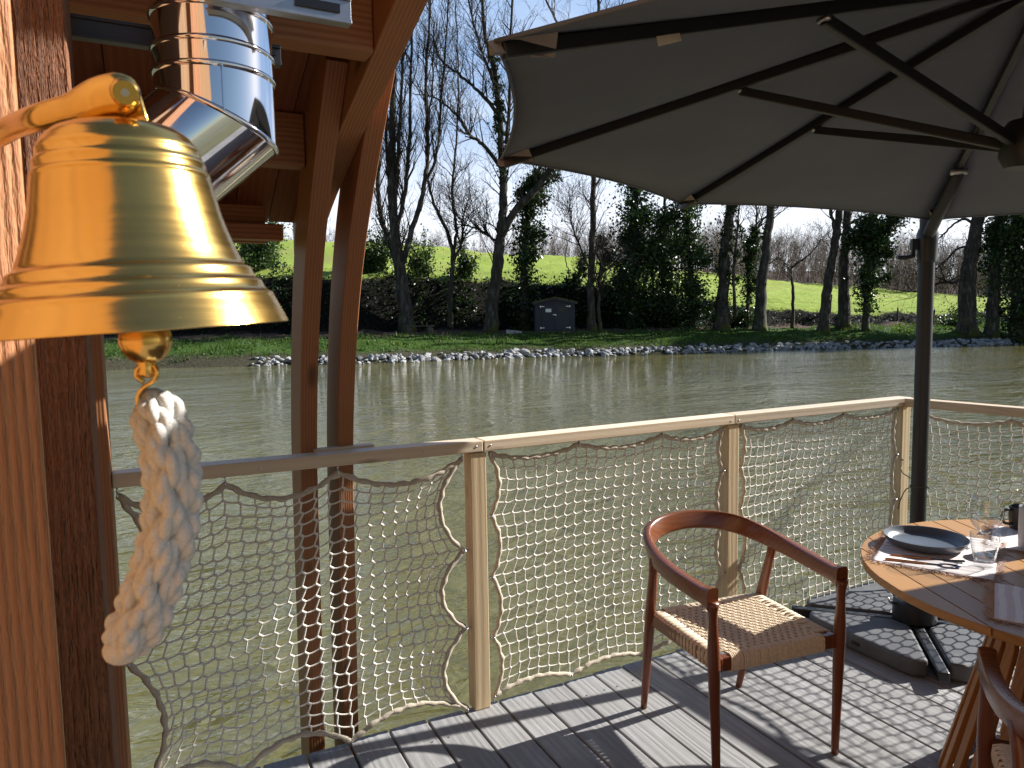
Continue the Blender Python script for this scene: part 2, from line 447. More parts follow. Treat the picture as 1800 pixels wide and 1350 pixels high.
def hgt(x, y, detail=True):
    x = np.asarray(x, float); y = np.asarray(y, float)
    d, s = shore_d(x, y)
    dep = np.maximum(x * FH[0] + y * FH[1], 5.0)
    px = 900 + 1250 * (x * RH[0] + y * RH[1]) / dep
    top = np.interp(px, PXK, TOPK); cr = np.interp(px, PXK, CRK); d1 = np.interp(px, PXK, D1K)
    z = np.interp(d, [-60, -6, -1.2, 0, .7, 1.7, 3.5, 5.5, 9.3], [-2.2, -1.9, -1.1, -.54, -.20, .22, .62, .90, 1.08])
    z = z + (top - 1.0) * smooth(0, 2.5, d - d1)
    q = np.clip((d - d1 - 2.3) / 75.0, 0, 1)
    z = z + (cr - top) * (q * .75 + .25 * q * q) * (d > d1)
    z = z + np.interp(px, [380, 850, 1000, 1200, 1450, 1850], [-1.5, -1.0, 2.5, 6.0, 8.0, 8.0]) * smooth(86, 165, d)
    if detail:
        z = z + np.where(d > .3, .05 * np.sin(s * 1.7 + d) + .04 * np.sin(s * 3.1 - d * 2.2), 0)
        z = z + np.where(d > d1 - .3, .14 * np.sin(s * .9 + d * 1.4) + .10 * np.sin(s * 2.3 + d), 0)
        z = z + np.where(d > 16, .25 * np.sin(s * .21 + d * .13), 0)
    return z

def build_ground():
    ss = np.concatenate([[-1500, -700, -350, -180, -110], np.arange(-70, 120, .8), [130, 150, 200, 320, 700, 1500]])
    dd = np.concatenate([[-1500, -500, -150, -60, -20, -8, -4, -2], np.arange(-1.2, 14, .3), np.arange(14, 30, 1), np.arange(30, 100, 3), [110, 130, 160, 200, 300, 500, 900, 1800]])
    Sg, Dg = np.meshgrid(ss, dd)
    X = SE[0] * Sg + SN[0] * (Dg + SD); Y = SE[1] * Sg + SN[1] * (Dg + SD)
    Z = hgt(X, Y)
    d, s = shore_d(X, Y)
    dep = np.maximum(X * FH[0] + Y * FH[1], 5.0); px = 900 + 1250 * (X * RH[0] + Y * RH[1]) / dep
    d1 = np.interp(px, PXK, D1K)
    V = np.stack([X, Y, Z], -1).reshape(-1, 3)
    nr, nc = X.shape
    i = np.arange(nr - 1)[:, None] * nc + np.arange(nc - 1)[None]
    Fc = np.stack([i, i + 1, i + 1 + nc, i + nc], -1).reshape(-1, 4)
    k = NT('bank_and_field')
    vec = k.coord((1, 1, 1))
    n1 = k.noise(vec, .8, 6, .65); n2 = k.noise(vec, 5, 5, .7); n3 = k.noise(vec, .09, 4); n4 = k.noise(vec, 18, 4, .7)
    lawn = k.ramp(k.math('ADD', k.math('MULTIPLY', n1, .6), k.math('MULTIPLY', n4, .4)), [(.3, (.022, .045, .010)), (.55, (.05, .098, .017)), (.8, (.10, .125, .034))])  # lawn greens lowered in colour in place of shade from trees
    litter = k.ramp(n4, [(.3, (.035, .022, .017)), (.55, (.10, .068, .052)), (.75, (.24, .17, .145))])
    soil_shade = k.ramp(n2, [(.3, (.004, .004, .003)), (.6, (.010, .009, .007)), (.8, (.022, .02, .013))])  # bank soil, its colour darkened to stand in for tree shade
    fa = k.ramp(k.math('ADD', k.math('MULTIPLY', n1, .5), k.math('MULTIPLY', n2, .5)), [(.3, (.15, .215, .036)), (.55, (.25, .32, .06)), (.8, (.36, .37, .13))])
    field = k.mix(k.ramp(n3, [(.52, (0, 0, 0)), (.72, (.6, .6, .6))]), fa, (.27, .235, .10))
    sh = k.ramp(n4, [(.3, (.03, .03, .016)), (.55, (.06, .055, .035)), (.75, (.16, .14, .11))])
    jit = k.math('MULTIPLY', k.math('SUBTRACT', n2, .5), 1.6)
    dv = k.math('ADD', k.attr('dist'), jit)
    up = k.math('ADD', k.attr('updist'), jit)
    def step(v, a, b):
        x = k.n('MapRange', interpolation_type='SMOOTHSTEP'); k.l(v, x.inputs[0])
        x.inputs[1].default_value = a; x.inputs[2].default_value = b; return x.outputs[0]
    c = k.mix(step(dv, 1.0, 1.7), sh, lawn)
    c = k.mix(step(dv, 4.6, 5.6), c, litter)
    c = k.mix(step(up, -.6, .4), c, soil_shade)
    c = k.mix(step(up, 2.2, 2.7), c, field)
    c = k.mix(step(dv, 88, 93), c, k.ramp(n2, [(.3, (.055, .042, .035)), (.7, (.12, .092, .078))]))
    k.col(c); k.set(Roughness=.95); k.b.inputs['Specular IOR Level'].default_value = .1
    k.bump(k.math('ADD', n2, k.math('MULTIPLY', n4, .6)), .9, .12)
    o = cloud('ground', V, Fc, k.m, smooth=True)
    for nm, a in (('dist', d), ('updist', d - d1)):
        at = o.data.attributes.new(nm, 'FLOAT', 'POINT'); at.data.foreach_set('value', a.ravel().astype(np.float32))
    tag(o, kind='structure')
build_ground()

mb = MB(); mb.add([(-1500, -1500, -.5), (1500, -1500, -.5), (1500, 100, -.5), (-1500, 420, -.5)], [(0, 1, 2, 3)])
# the water sheet stops where the terrain has risen above it
tag(obj('water', mb, M['water']), kind='structure')

# ------------------------------------------------------------------ leaves, twigs
def quads(P, size, rng, flat=.0):
    """leaf quads of random attitude at positions P"""
    n = len(P); a = rng.normal(size=(n, 3)); a /= np.linalg.norm(a, axis=1)[:, None]
    b = rng.normal(size=(n, 3)); b -= a * (a * b).sum(1)[:, None]; b /= np.linalg.norm(b, axis=1)[:, None]
    s = (size * rng.uniform(.6, 1.3, n))[:, None]
    V = np.stack([P - a * s * .6, P + b * s * .38, P + a * s * .6, P - b * s * .38], 1)
    Fc = np.arange(4 * n).reshape(-1, 4)
    return V.reshape(-1, 3), Fc

def polytubes(P, rad, sides=3):
    """P (N,m,3), rad (N,m): many thin tapered tubes at once"""
    N, m, _ = P.shape
    t = np.gradient(P, axis=1); t /= np.linalg.norm(t, axis=2)[..., None] + 1e-9
    ref = np.where(np.abs(t[..., 2:3]) < .9, np.array([0, 0, 1.]), np.array([1., 0, 0]))
    a = np.cross(t, ref); a /= np.linalg.norm(a, axis=2)[..., None] + 1e-9; b = np.cross(t, a)
    ang = np.arange(sides) * 2 * math.pi / sides
    V = P[:, :, None, :] + rad[:, :, None, None] * (np.cos(ang)[:, None] * a[:, :, None, :] + np.sin(ang)[:, None] * b[:, :, None, :])
    idx = np.arange(N * m * sides).reshape(N, m, sides)
    nx = np.roll(idx, -1, axis=2)
    Fc = np.stack([idx[:, :-1], nx[:, :-1], nx[:, 1:], idx[:, 1:]], -1).reshape(-1, 4)
    return V.reshape(-1, 3), Fc

def resample(pts, n):
    pts = np.asarray(pts, float); m = len(pts)
    t = np.linspace(0, m - 1, n); out = np.empty((n, 3))
    P = np.vstack([2 * pts[0] - pts[1], pts, 2 * pts[-1] - pts[-2]])
    for i, x in enumerate(t):
        k = min(int(x), m - 2); f = x - k
        p0, p1, p2, p3 = P[k], P[k + 1], P[k + 2], P[k + 3]
        out[i] = .5 * (2 * p1 + (p2 - p0) * f + (2 * p0 - 5 * p1 + 4 * p2 - p3) * f * f + (3 * p1 - p0 - 3 * p2 + p3) * f ** 3)
    return out

def sprout(path, rads, n, lo, hi, L, rng, up=.5, spread=.9):
    """n side shoots along a polyline between fractions lo..hi; returns (n,4,3), (n,4)"""
    m = len(path); f = rng.uniform(lo, hi, n) * (m - 1); i = np.minimum(f.astype(int), m - 2); w = (f - i)[:, None]
    p = path[i] * (1 - w) + path[i + 1] * w; r = rads[i] * (1 - w[:, 0]) + rads[i + 1] * w[:, 0]
    t = path[i + 1] - path[i]; t /= np.linalg.norm(t, axis=1)[:, None] + 1e-9
    q = rng.normal(size=(n, 3)); q -= t * (q * t).sum(1)[:, None]; q /= np.linalg.norm(q, axis=1)[:, None] + 1e-9
    dirv = t * rng.uniform(.3, 1.0, n)[:, None] + q * spread * rng.uniform(.5, 1.1, n)[:, None] + np.array([0, 0, up])
    dirv /= np.linalg.norm(dirv, axis=1)[:, None]
    ln = L * rng.uniform(.45, 1.15, n)
    P = np.empty((n, 4, 3)); P[:, 0] = p; dd = dirv.copy()
    for k in range(1, 4):
        P[:, k] = P[:, k - 1] + dd * (ln / 3)[:, None]
        dd = dd + rng.normal(size=(n, 3)) * .28 + np.array([0, 0, up * .35]); dd /= np.linalg.norm(dd, axis=1)[:, None]
    r0 = np.minimum(r * .55, L * .016 + .006)
    Rr = r0[:, None] * np.array([1, .75, .5, .28])
    return P, np.maximum(Rr, .0075)

def children(P, Rr, per, L, rng, up, spread=.9):
    outP, outR = [], []
    for k in range(len(P)):
        p, r = sprout(P[k], Rr[k], per, .25, 1.0, L, rng, up, spread); outP.append(p); outR.append(r)
    return np.concatenate(outP), np.concatenate(outR)

def tree(label, depth, stems, seed, ivy=None, twigs=26, L=3.2, up=.55, group='trees lining the far bank', lo=.3, cat='tree', levels=3, name='bare_tree', leafmat='ivy'):
    """stems: list of (bearing columns/rows along the stem, radius at foot, radius at tip); each stem gets a slightly different distance"""
    rng = np.random.default_rng(seed)
    b = spot(stems[0][0][0][0], stems[0][0][0][1], depth); z0 = float(hgt(b[0], b[1]))
    root = empty(name, (b[0], b[1], z0), label, cat, group)
    tr = MB(); PP, RR = [], []
    for si, (pts, r0, r1) in enumerate(stems):
        off = rng.uniform(-.9, .9) if si else 0
        w = [spot(x, y, depth + off * min(1, k / 2)) for k, (x, y) in enumerate(pts)]
        if si == 0: w[0][2] = z0 - .25
        n = 5 * len(w); path = resample(w, n); path += rng.normal(size=path.shape) * .03
        rad = np.interp(np.linspace(0, 1, n), [0, .08, 1], [r0 * (1.5 if si == 0 else 1.1), r0, r1])
        rad = rad * (1 + rng.normal(size=n) * .04)
        tr.tube(path, rad, 9)
        p1, q1 = sprout(path, rad, twigs, lo, 1.0, L, rng, up); PP.append(p1); RR.append(q1)
        if levels > 1:
            p2, q2 = children(p1, q1, 5, L * .5, rng, up * .8); PP.append(p2); RR.append(q2)
        if levels > 2:
            p3, q3 = children(p2, q2, 3, L * .27, rng, up * .6); PP.append(p3); RR.append(q3)
        if ivy and si < ivy.get('stems', 1):
            nL = ivy['n']; f = rng.uniform(ivy.get('lo', 0.0), ivy.get('hi', .8), nL)
            j = (f * (n - 1)).astype(int); c = path[j]
            q = rng.normal(size=(nL, 3)); q[:, 2] *= .7
            lump = 1 + .55 * np.sin(f * 31 + seed) * np.sin(f * 12.3 + seed * 2)
            prof = np.interp(f, [ivy.get('lo', 0), ivy.get('lo', 0) + .08, ivy.get('hi', .8) - .15, ivy.get('hi', .8)], [.6, 1, .9, .4])
            qn = q / np.linalg.norm(q, axis=1)[:, None]
            rr = (rad[j] + np.abs(rng.normal(size=nL)) * ivy['w'] * lump * prof * .75)
            pos_ = c + qn * rr[:, None]
            ncl = 16; ci = rng.integers(int(n * (ivy.get('lo', 0) + .12)), max(int(n * ivy.get('hi', .8)), int(n * (ivy.get('lo', 0) + .12)) + 2), ncl); ci = np.minimum(ci, n - 1)
            co_ = rng.normal(size=(ncl, 3)) * np.array([1, 1, .45]); co_ /= np.linalg.norm(co_, axis=1)[:, None]
            cc_ = path[ci] + co_ * (ivy['w'] * rng.uniform(.7, 1.75, ncl))[:, None]; sg_ = ivy['w'] * rng.uniform(.14, .38, ncl)
            pick = rng.uniform(size=nL) < .42; wh = rng.integers(0, ncl, nL)
            pos_[pick] = cc_[wh[pick]] + rng.normal(size=(pick.sum(), 3)) * sg_[wh[pick]][:, None]
            V, Fc = quads(pos_, ivy.get('size', .17), rng)
            att = np.repeat(np.clip(rng.beta(1.6, 2.6, nL), 0, 1), 4)
            cloud('ivy' if leafmat == 'ivy' else 'foliage', V, Fc, M[leafmat], root, attr=att)
    obj('trunk', tr, M['bark'], root, smooth=True)
    if twigs:
        V, Fc = polytubes(np.concatenate(PP), np.concatenate(RR))
        cloud('crown', V, Fc, M['twig'], root)
    return root

tree('tall bare tree with a clump of many upright stems beside the plank bench', 48, [
    ([(716, 585), (712, 535), (704, 480), (695, 420), (690, 360), (688, 290), (690, 200), (692, 100), (690, 0), (688, -140)], .46, .08),
    ([(704, 490), (690, 440), (674, 395), (664, 335), (668, 250), (672, 120), (666, -60)], .22, .06),
    ([(705, 470), (724, 405), (744, 335), (752, 262), (748, 150), (756, 10), (762, -110)], .20, .05),
    ([(697, 410), (712, 335), (720, 250), (722, 120), (726, -60)], .17, .05),
    ([(693, 370), (702, 250), (708, 100), (712, -90)], .15, .05),
    ([(690, 360), (680, 270), (683, 120), (680, -80)], .13, .05),
    ([(745, 330), (768, 270), (775, 180), (785, 60), (790, -60)], .10, .04)], 11, twigs=36, L=3.3, up=1.0, lo=.16)
tree('slender bare tree with a forked trunk left of the thickest pale trunk', 49, [
    ([(792, 588), (791, 530), (796, 460), (790, 420), (776, 385), (760, 350), (750, 300), (752, 240), (760, 140), (764, 40)], .17, .04),
    ([(796, 460), (801, 400), (795, 340), (801, 260), (806, 150), (800, 0)], .12, .04),
    ([(796, 462), (812, 425), (813, 385), (822, 350)], .10, .03)], 12, twigs=28, L=2.6, up=.5, lo=.25)
tree('bare tree with the thickest pale trunk, forking into two limbs left of the shed', 48, [
    ([(862, 585), (866, 530), (873, 478), (878, 430), (882, 390), (885, 340), (883, 290), (878, 200), (868, 120), (852, 60), (844, -60)], .42, .09),
    ([(879, 418), (905, 372), (940, 335), (966, 300), (990, 262), (1020, 190), (1050, 90), (1090, 10)], .27, .08),
    ([(872, 425), (850, 408), (822, 396), (800, 402)], .10, .03),
    ([(884, 300), (850, 255), (826, 236), (800, 200), (770, 175), (742, 165)], .14, .04),
    ([(876, 200), (845, 165), (812, 135), (775, 105), (760, 60)], .13, .04),
    ([(884, 330), (894, 200), (898, 50), (906, -60)], .14, .05),
    ([(876, 170), (838, 60), (815, -50)], .10, .04),
    ([(1020, 190), (1000, 90), (960, 0), (930, -60)], .10, .04),
    ([(1050, 90), (1120, 40), (1190, 20)], .09, .03)], 13,
    ivy=dict(n=1500, w=.32, lo=.55, hi=.85), twigs=30, L=3.2, up=.5, lo=.15)
tree('tree wrapped in a dense dark ivy column just left of the shed', 50, [
    ([(924, 585), (922, 480), (926, 400), (936, 335), (950, 290), (958, 200), (965, 90)], .28, .06)], 14, ivy=dict(n=9000, w=.95, lo=.0, hi=.62, size=.2), twigs=16, L=2.6, lo=.5, name='ivy_tree')
tree('straight bare tree standing right beside the shed', 48, [
    ([(1042, 588), (1038, 520), (1040, 450), (1042, 380), (1043, 310), (1046, 200), (1050, 50), (1056, -80)], .27, .09),
    ([(1037, 475), (1018, 430), (1004, 385), (1000, 330)], .08, .02),
    ([(1056, 588), (1052, 520), (1058, 450)], .14, .08)], 15, twigs=34, L=3.0, up=.4)
tree('low leaning ivy stump behind the shed roof', 53, [
    ([(1003, 520), (1012, 492), (1022, 470), (1030, 440)], .18, .08), ([(998, 510), (1000, 480), (993, 450), (1002, 420)], .06, .02)], 16,
    ivy=dict(n=1500, w=.4, lo=.0, hi=.9), twigs=3, L=1.2, name='ivy_tree', levels=2)
tree('broad dark ivy tree, first one right of the shed', 51, [
    ([(1108, 588), (1110, 500), (1112, 420), (1116, 335), (1120, 250), (1122, 120)], .26, .06)], 17, ivy=dict(n=11500, w=1.5, lo=.0, hi=.66, size=.21), twigs=18, L=2.4, name='ivy_tree')
tree('dark ivy tree in the middle of the ivy clump under the canopy corner', 53, [
    ([(1168, 585), (1166, 500), (1164, 430), (1168, 370), (1166, 280)], .22, .06), ([(1150, 560), (1146, 480), (1142, 400)], .12, .05)], 18, ivy=dict(n=10000, w=1.4, lo=.0, hi=.75, size=.21, stems=1), twigs=10, L=2.2, name='ivy_tree')
tree('dark ivy tree on the right of the ivy clump under the canopy corner', 51, [
    ([(1218, 582), (1214, 500), (1211, 420), (1208, 340), (1206, 250)], .24, .07)], 19, ivy=dict(n=9000, w=1.2, lo=.0, hi=.8, size=.2), twigs=10, L=2.2, name='ivy_tree')
tree('thick bare trunk with ivy tufts on its right, next to the ivy clump', 50, [
    ([(1268, 580), (1270, 520), (1275, 440), (1283, 370), (1290, 280), (1300, 120)], .46, .2),
    ([(1292, 560), (1290, 480), (1296, 410), (1300, 350)], .12, .05)], 20, ivy=dict(n=1500, w=.5, lo=.1, hi=.75), twigs=8, L=2.4)
tree('small crooked ivy tree between two thick trunks', 51, [
    ([(1312, 570), (1317, 490), (1321, 440), (1330, 402), (1352, 376), (1385, 350)], .13, .05), ([(1322, 440), (1330, 380), (1324, 330)], .1, .04)], 21,
    ivy=dict(n=4200, w=.6, lo=.05, hi=.6), twigs=12, L=2.0, name='ivy_tree')
tree('bare trunk leaning slightly right, third thick one from the shed', 50, [
    ([(1336, 580), (1338, 510), (1346, 440), (1355, 370), (1366, 280), (1378, 150)], .40, .16)], 22, twigs=12, L=2.8, lo=.2)
tree('thin broken snag with a few twigs in front of the field', 51, [
    ([(1394, 576), (1394, 510), (1391, 475), (1400, 462)], .12, .06), ([(1391, 480), (1380, 462), (1360, 455), (1335, 470)], .05, .02), ([(1397, 465), (1430, 440), (1455, 405)], .05, .02)], 23, twigs=7, L=1.8, lo=.4)
tree('pale bare trunk leaning right, left one of a close pair near the mast', 50, [
    ([(1446, 584), (1452, 520), (1463, 450), (1475, 380), (1484, 300), (1490, 150)], .36, .16), ([(1468, 415), (1462, 375), (1452, 340)], .14, .06)], 24, twigs=10, L=2.6, lo=.35)
tree('dark bare trunk standing upright, right one of a close pair near the mast', 51, [
    ([(1483, 582), (1483, 500), (1486, 430), (1490, 370), (1492, 250)], .42, .2), ([(1489, 395), (1520, 380), (1550, 372), (1580, 350)], .12, .04)], 25, twigs=10, L=2.8, lo=.3)
tree('leafy ivy tree leaning right towards the parasol mast', 50, [
    ([(1521, 578), (1524, 510), (1534, 455), (1556, 405), (1578, 375), (1600, 330)], .22, .06), ([(1534, 455), (1528, 410), (1520, 380)], .1, .04)], 26, ivy=dict(n=6500, w=.85, lo=.12, hi=.85, size=.19, stems=2), twigs=9, L=2.2, name='ivy_tree')
tree('thick dark bare tree right of the parasol mast with long low branches', 50, [
    ([(1702, 565), (1701, 490), (1711, 425), (1722, 370), (1735, 280), (1745, 150)], .55, .25),
    ([(1704, 480), (1684, 494), (1650, 498), (1610, 512), (1570, 508)], .13, .03), ([(1712, 430), (1680, 440), (1650, 470), (1625, 480)], .09, .02),
    ([(1718, 395), (1690, 385), (1660, 410), (1640, 430)], .11, .03), ([(1722, 380), (1690, 350), (1650, 340)], .12, .04)], 27, twigs=12, L=3.0, up=.2, lo=.3)
tree('dark trunk with a thin vine, second one right of the parasol mast', 50, [
    ([(1744, 562), (1748, 490), (1756, 400), (1766, 300), (1772, 180)], .40, .2)], 28, ivy=dict(n=5000, w=.8, lo=.2, hi=.8), twigs=10, L=2.6)
tree('wide black ivy tree at the far right edge of the view', 50, [
    ([(1790, 562), (1788, 480), (1790, 400), (1794, 300), (1798, 200)], .42, .2), ([(1830, 562), (1832, 450), (1838, 330)], .35, .2)], 29, ivy=dict(n=13000, w=1.5, lo=.0, hi=.9, size=.2, stems=2), twigs=10, L=2.4, name='ivy_tree')

# shrubs along the top of the bank
def shrub(label, px, py, depth, w, h, n, seed, mat='shrub'):
    rng = np.random.default_rng(seed); b = spot(px, py, depth); z = float(hgt(b[0], b[1]))
    root = empty('shrub', (b[0], b[1], z), label, 'shrub', 'shrubs along the far bank')
    st = MB(); P = []
    for i in range(15):
        a = rng.uniform(0, 6.28); q_ = rng.uniform(.2, 1.35); tip = np.array([b[0] + w * .85 * math.cos(a) * q_, b[1] + w * .85 * math.sin(a) * q_, z + h * rng.uniform(.18, 1.2) * (1.15 - .35 * q_)])
        p = resample([(b[0], b[1], z - .1), (b[0] * .6 + tip[0] * .4, b[1] * .6 + tip[1] * .4, z + (tip[2] - z) * .55), tip], 7); st.tube(p, np.linspace(.05, .012, 7), 5)
        k = int(n / 15 * rng.uniform(.4, 1.6)); f = rng.uniform(.1, 1.05, k); j = np.minimum((f * 6).astype(int), 6)
        P.append(p[j] + rng.normal(size=(k, 3)) * np.array([w * .17, w * .17, h * .10]))
    P = np.concatenate(P); V, Fc = quads(P, .17, rng)
    obj('stem', st, M['twig'], root, smooth=True)
    cloud('foliage', V, Fc, M[mat], root, attr=np.repeat(rng.beta(1.5, 2.2, len(P)), 4))
shrub('leafy green shrub under the roof eave, seen left of the twin posts', 468, 508, 53, 2.4, 3.8, 5200, 31)
shrub('leafy dark shrub glimpsed just left of the clump of upright stems', 655, 500, 52, 2.2, 3.6, 5200, 32, 'ivy')
shrub('holly like shrub growing right beside the clump of upright stems', 742, 512, 52, 1.7, 3.2, 3600, 33)
shrub('small dark shrub hugging the slender forked tree', 815, 505, 52, 1.1, 2.8, 2200, 34, 'ivy')
shrub('dark bushy shrub low under the ivy clump', 1180, 560, 52, 3.0, 2.4, 4500, 36, 'ivy')
shrub('dark shrub at the foot of the thick trunk with ivy tufts', 1300, 565, 52, 1.4, 1.6, 1600, 37, 'ivy')
shrub('lit straggly shrub right of the parasol mast in front of the fence posts', 1690, 560, 54, 2.6, 1.3, 1700, 38)
shrub('overgrown dark shrub at the very left behind the brass bell', 420, 520, 52, 2.0, 2.0, 2200, 39, 'ivy')

# undergrowth on the shaded bank, grass on the lawn edge (nobody could count them)
def scatter(n, d0, d1, s0, s1, rng):
    d = rng.uniform(d0, d1, n); s = rng.uniform(s0, s1, n)
    x = SE[0] * s + SN[0] * (d + SD); y = SE[1] * s + SN[1] * (d + SD)
    return x, y
rng = np.random.default_rng(50)
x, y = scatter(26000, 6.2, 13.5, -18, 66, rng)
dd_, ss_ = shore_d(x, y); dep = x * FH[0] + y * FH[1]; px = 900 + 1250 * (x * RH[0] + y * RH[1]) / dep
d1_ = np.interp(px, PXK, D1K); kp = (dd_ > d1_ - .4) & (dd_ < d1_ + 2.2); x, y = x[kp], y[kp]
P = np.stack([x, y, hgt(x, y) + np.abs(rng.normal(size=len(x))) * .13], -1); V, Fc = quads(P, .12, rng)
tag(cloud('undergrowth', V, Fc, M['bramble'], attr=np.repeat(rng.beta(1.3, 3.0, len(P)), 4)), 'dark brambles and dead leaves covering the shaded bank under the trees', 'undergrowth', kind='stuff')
x, y = scatter(30000, 8.2, 13.2, -22, 26, rng)
dd_, ss_ = shore_d(x, y); dep = x * FH[0] + y * FH[1]; px = 900 + 1250 * (x * RH[0] + y * RH[1]) / dep
lump = np.clip(np.sin(ss_ * 1.1 + 1.3) * np.sin(ss_ * .47) + .35 * np.sin(ss_ * 3.3), 0, 1); up_ = dd_ - np.interp(px, PXK, D1K)
kp = (up_ > .3) & (up_ < 3.1) & (rng.uniform(size=len(x)) < .25 + .75 * lump); x, y, lump = x[kp], y[kp], lump[kp]
P = np.stack([x, y, hgt(x, y) + rng.uniform(0, 1, len(x)) * (.12 + .85 * lump)], -1); V, Fc = quads(P, .16, rng)
tag(cloud('ground_ivy', V, Fc, M['ivy'], attr=np.repeat(rng.beta(1.3, 3.0, len(P)), 4)), 'dark ivy sprawling over the top of the shaded bank left of the shed', 'ground ivy', kind='stuff')
x, y = scatter(34000, .6, 5.6, -14, 62, rng)
keep = rng.uniform(size=len(x)) < (.35 + .65 * (np.sin(x * 1.3) * np.sin(y * 1.9 + x * .4) > .1)); x, y = x[keep], y[keep]
P0 = np.stack([x, y, hgt(x, y) - .02], -1); n = len(P0)
hgt_ = rng.uniform(.05, .17, n) * (1 + (rng.uniform(size=n) < .06) * 1.6); lean = rng.normal(size=(n, 2)) * .06; wv = rng.normal(size=(n, 2)); wv /= np.linalg.norm(wv, axis=1)[:, None]
A = P0.copy(); A[:, :2] -= wv * .045; B = P0.copy(); B[:, :2] += wv * .045; T = P0.copy(); T[:, :2] += lean; T[:, 2] += hgt_
tag(cloud('grass', np.stack([A, B, T], 1).reshape(-1, 3), np.arange(3 * n).reshape(-1, 3), M['grass'], attr=np.repeat(rng.beta(1.6, 2.4, n), 3)), 'short grass tufts on the strip of lawn above the stones', 'grass', kind='stuff')

# far wood beyond the field
rng = np.random.default_rng(60); PP, RR = [], []
for i in range(2000):
    pxx = rng.uniform(380, 1850); dep = rng.uniform(136, 190); b = bearing(pxx, dep); z = float(hgt(b[0], b[1], False))
    H = np.interp(pxx, [380, 700, 850, 1000, 1200, 1450, 1850], [4, 5, 4.5, 6.5, 9, 9.5, 10]) * rng.uniform(.75, 1.12)
    top = np.array([b[0] + rng.normal() * 1.3, b[1] + rng.normal() * 1.3, z + H])
    p = np.stack([np.array([b[0], b[1], z - .3]) * (1 - t) + top * t + rng.normal(size=3) * .3 for t in (0, .35, .7, 1.0)])
    r = np.array([.085, .07, .05, .025]) * H / 11
    PP.append(p[None]); RR.append(r[None])
    c, q = sprout(p, r, 20, .10, 1.0, H * .30, rng, .35); PP.append(c); RR.append(q * 1.1)
    c2, q2 = children(c[::2], q[::2], 4, H * .17, rng, .3); PP.append(c2); RR.append(q2 * 1.5)
V, Fc = polytubes(np.concatenate(PP), np.concatenate(RR))
tag(cloud('far_wood', V, Fc, M['farwood']), 'leafless brown wood on the hill beyond the green field', 'wood', kind='stuff')

# rocks along the water's edge
def rock_mesh(seed):
    import bmesh
    rg = np.random.default_rng(seed); bm = bmesh.new(); bmesh.ops.create_icosphere(bm, subdivisions=2, radius=.5)
    cuts = rg.normal(size=(9, 3)); cuts /= np.linalg.norm(cuts, axis=1)[:, None]; off = rg.uniform(.24, .42, 9)
    for v in bm.verts:
        p = np.array(v.co)
        for c, o in zip(cuts, off):
            e = p @ c - o
            if e > 0: p = p - c * e
        v.co = p
    me = bpy.data.meshes.new('rock'); bm.to_mesh(me); bm.free(); me.materials.append(M['stone']); return me
rocks = [rock_mesh(70 + i) for i in range(8)]; rng = np.random.default_rng(71)
for i in range(285):
    s = rng.uniform(-3.5, 47.5); d = rng.uniform(-.15, .62)
    if rng.uniform() < .2: d += .3
    x = SE[0] * s + SN[0] * (d + SD); y = SE[1] * s + SN[1] * (d + SD)
    dr, _ = shore_d(x, y); x -= SN[0] * (dr - d); y -= SN[1] * (dr - d)
    o = bpy.data.objects.new('rock', rocks[i % 8]); COL.objects.link(o)
    sz = rng.uniform(.20, .46) * (1.4 if rng.uniform() < .13 else 1)
    o.location = (x, y, float(np.interp(d, [-.2, 0, .6, 1.0], [-.52, -.46, -.2, -.08])) + .03)
    o.scale = (sz * rng.uniform(.9, 1.7), sz * rng.uniform(.8, 1.2), sz * rng.uniform(.6, .95)); o.rotation_euler = (rng.normal() * .25, rng.normal() * .25, rng.uniform(0, 6.28))
    tag(o, 'pale grey rock among the loose rocks lining the far waterline', 'rock', 'rocks lining the far waterline')

V_, F_, n_ = [], [], 0
for i in range(900):
    s = rng.uniform(-4, 56); d = rng.uniform(-.2, .85)
    x = SE[0] * s + SN[0] * (d + SD); y = SE[1] * s + SN[1] * (d + SD)
    dr, _ = shore_d(x, y); x -= SN[0] * (dr - d); y -= SN[1] * (dr - d)
    me = rocks[i % 8]; v = np.array([tuple(q.co) for q in me.vertices]); sz = rng.uniform(.12, .27); a = rng.uniform(0, 6.28)
    v = v * np.array([sz * rng.uniform(1, 1.8), sz, sz * rng.uniform(.6, 1)]); c_, s_ = math.cos(a), math.sin(a)
    v = np.stack([v[:, 0] * c_ - v[:, 1] * s_ + x, v[:, 0] * s_ + v[:, 1] * c_ + y, v[:, 2] + float(np.interp(d, [-.2, 0, .6, 1.0], [-.53, -.47, -.21, -.08])) + .02], -1)
    V_.append(v); F_.append(np.array([tuple(p.vertices) for p in me.polygons]) + n_); n_ += len(v)
tag(cloud('small_rocks', np.concatenate(V_), np.concatenate(F_), M['stone']), 'small loose stones filling the gaps along the far waterline', 'stones', kind='stuff')

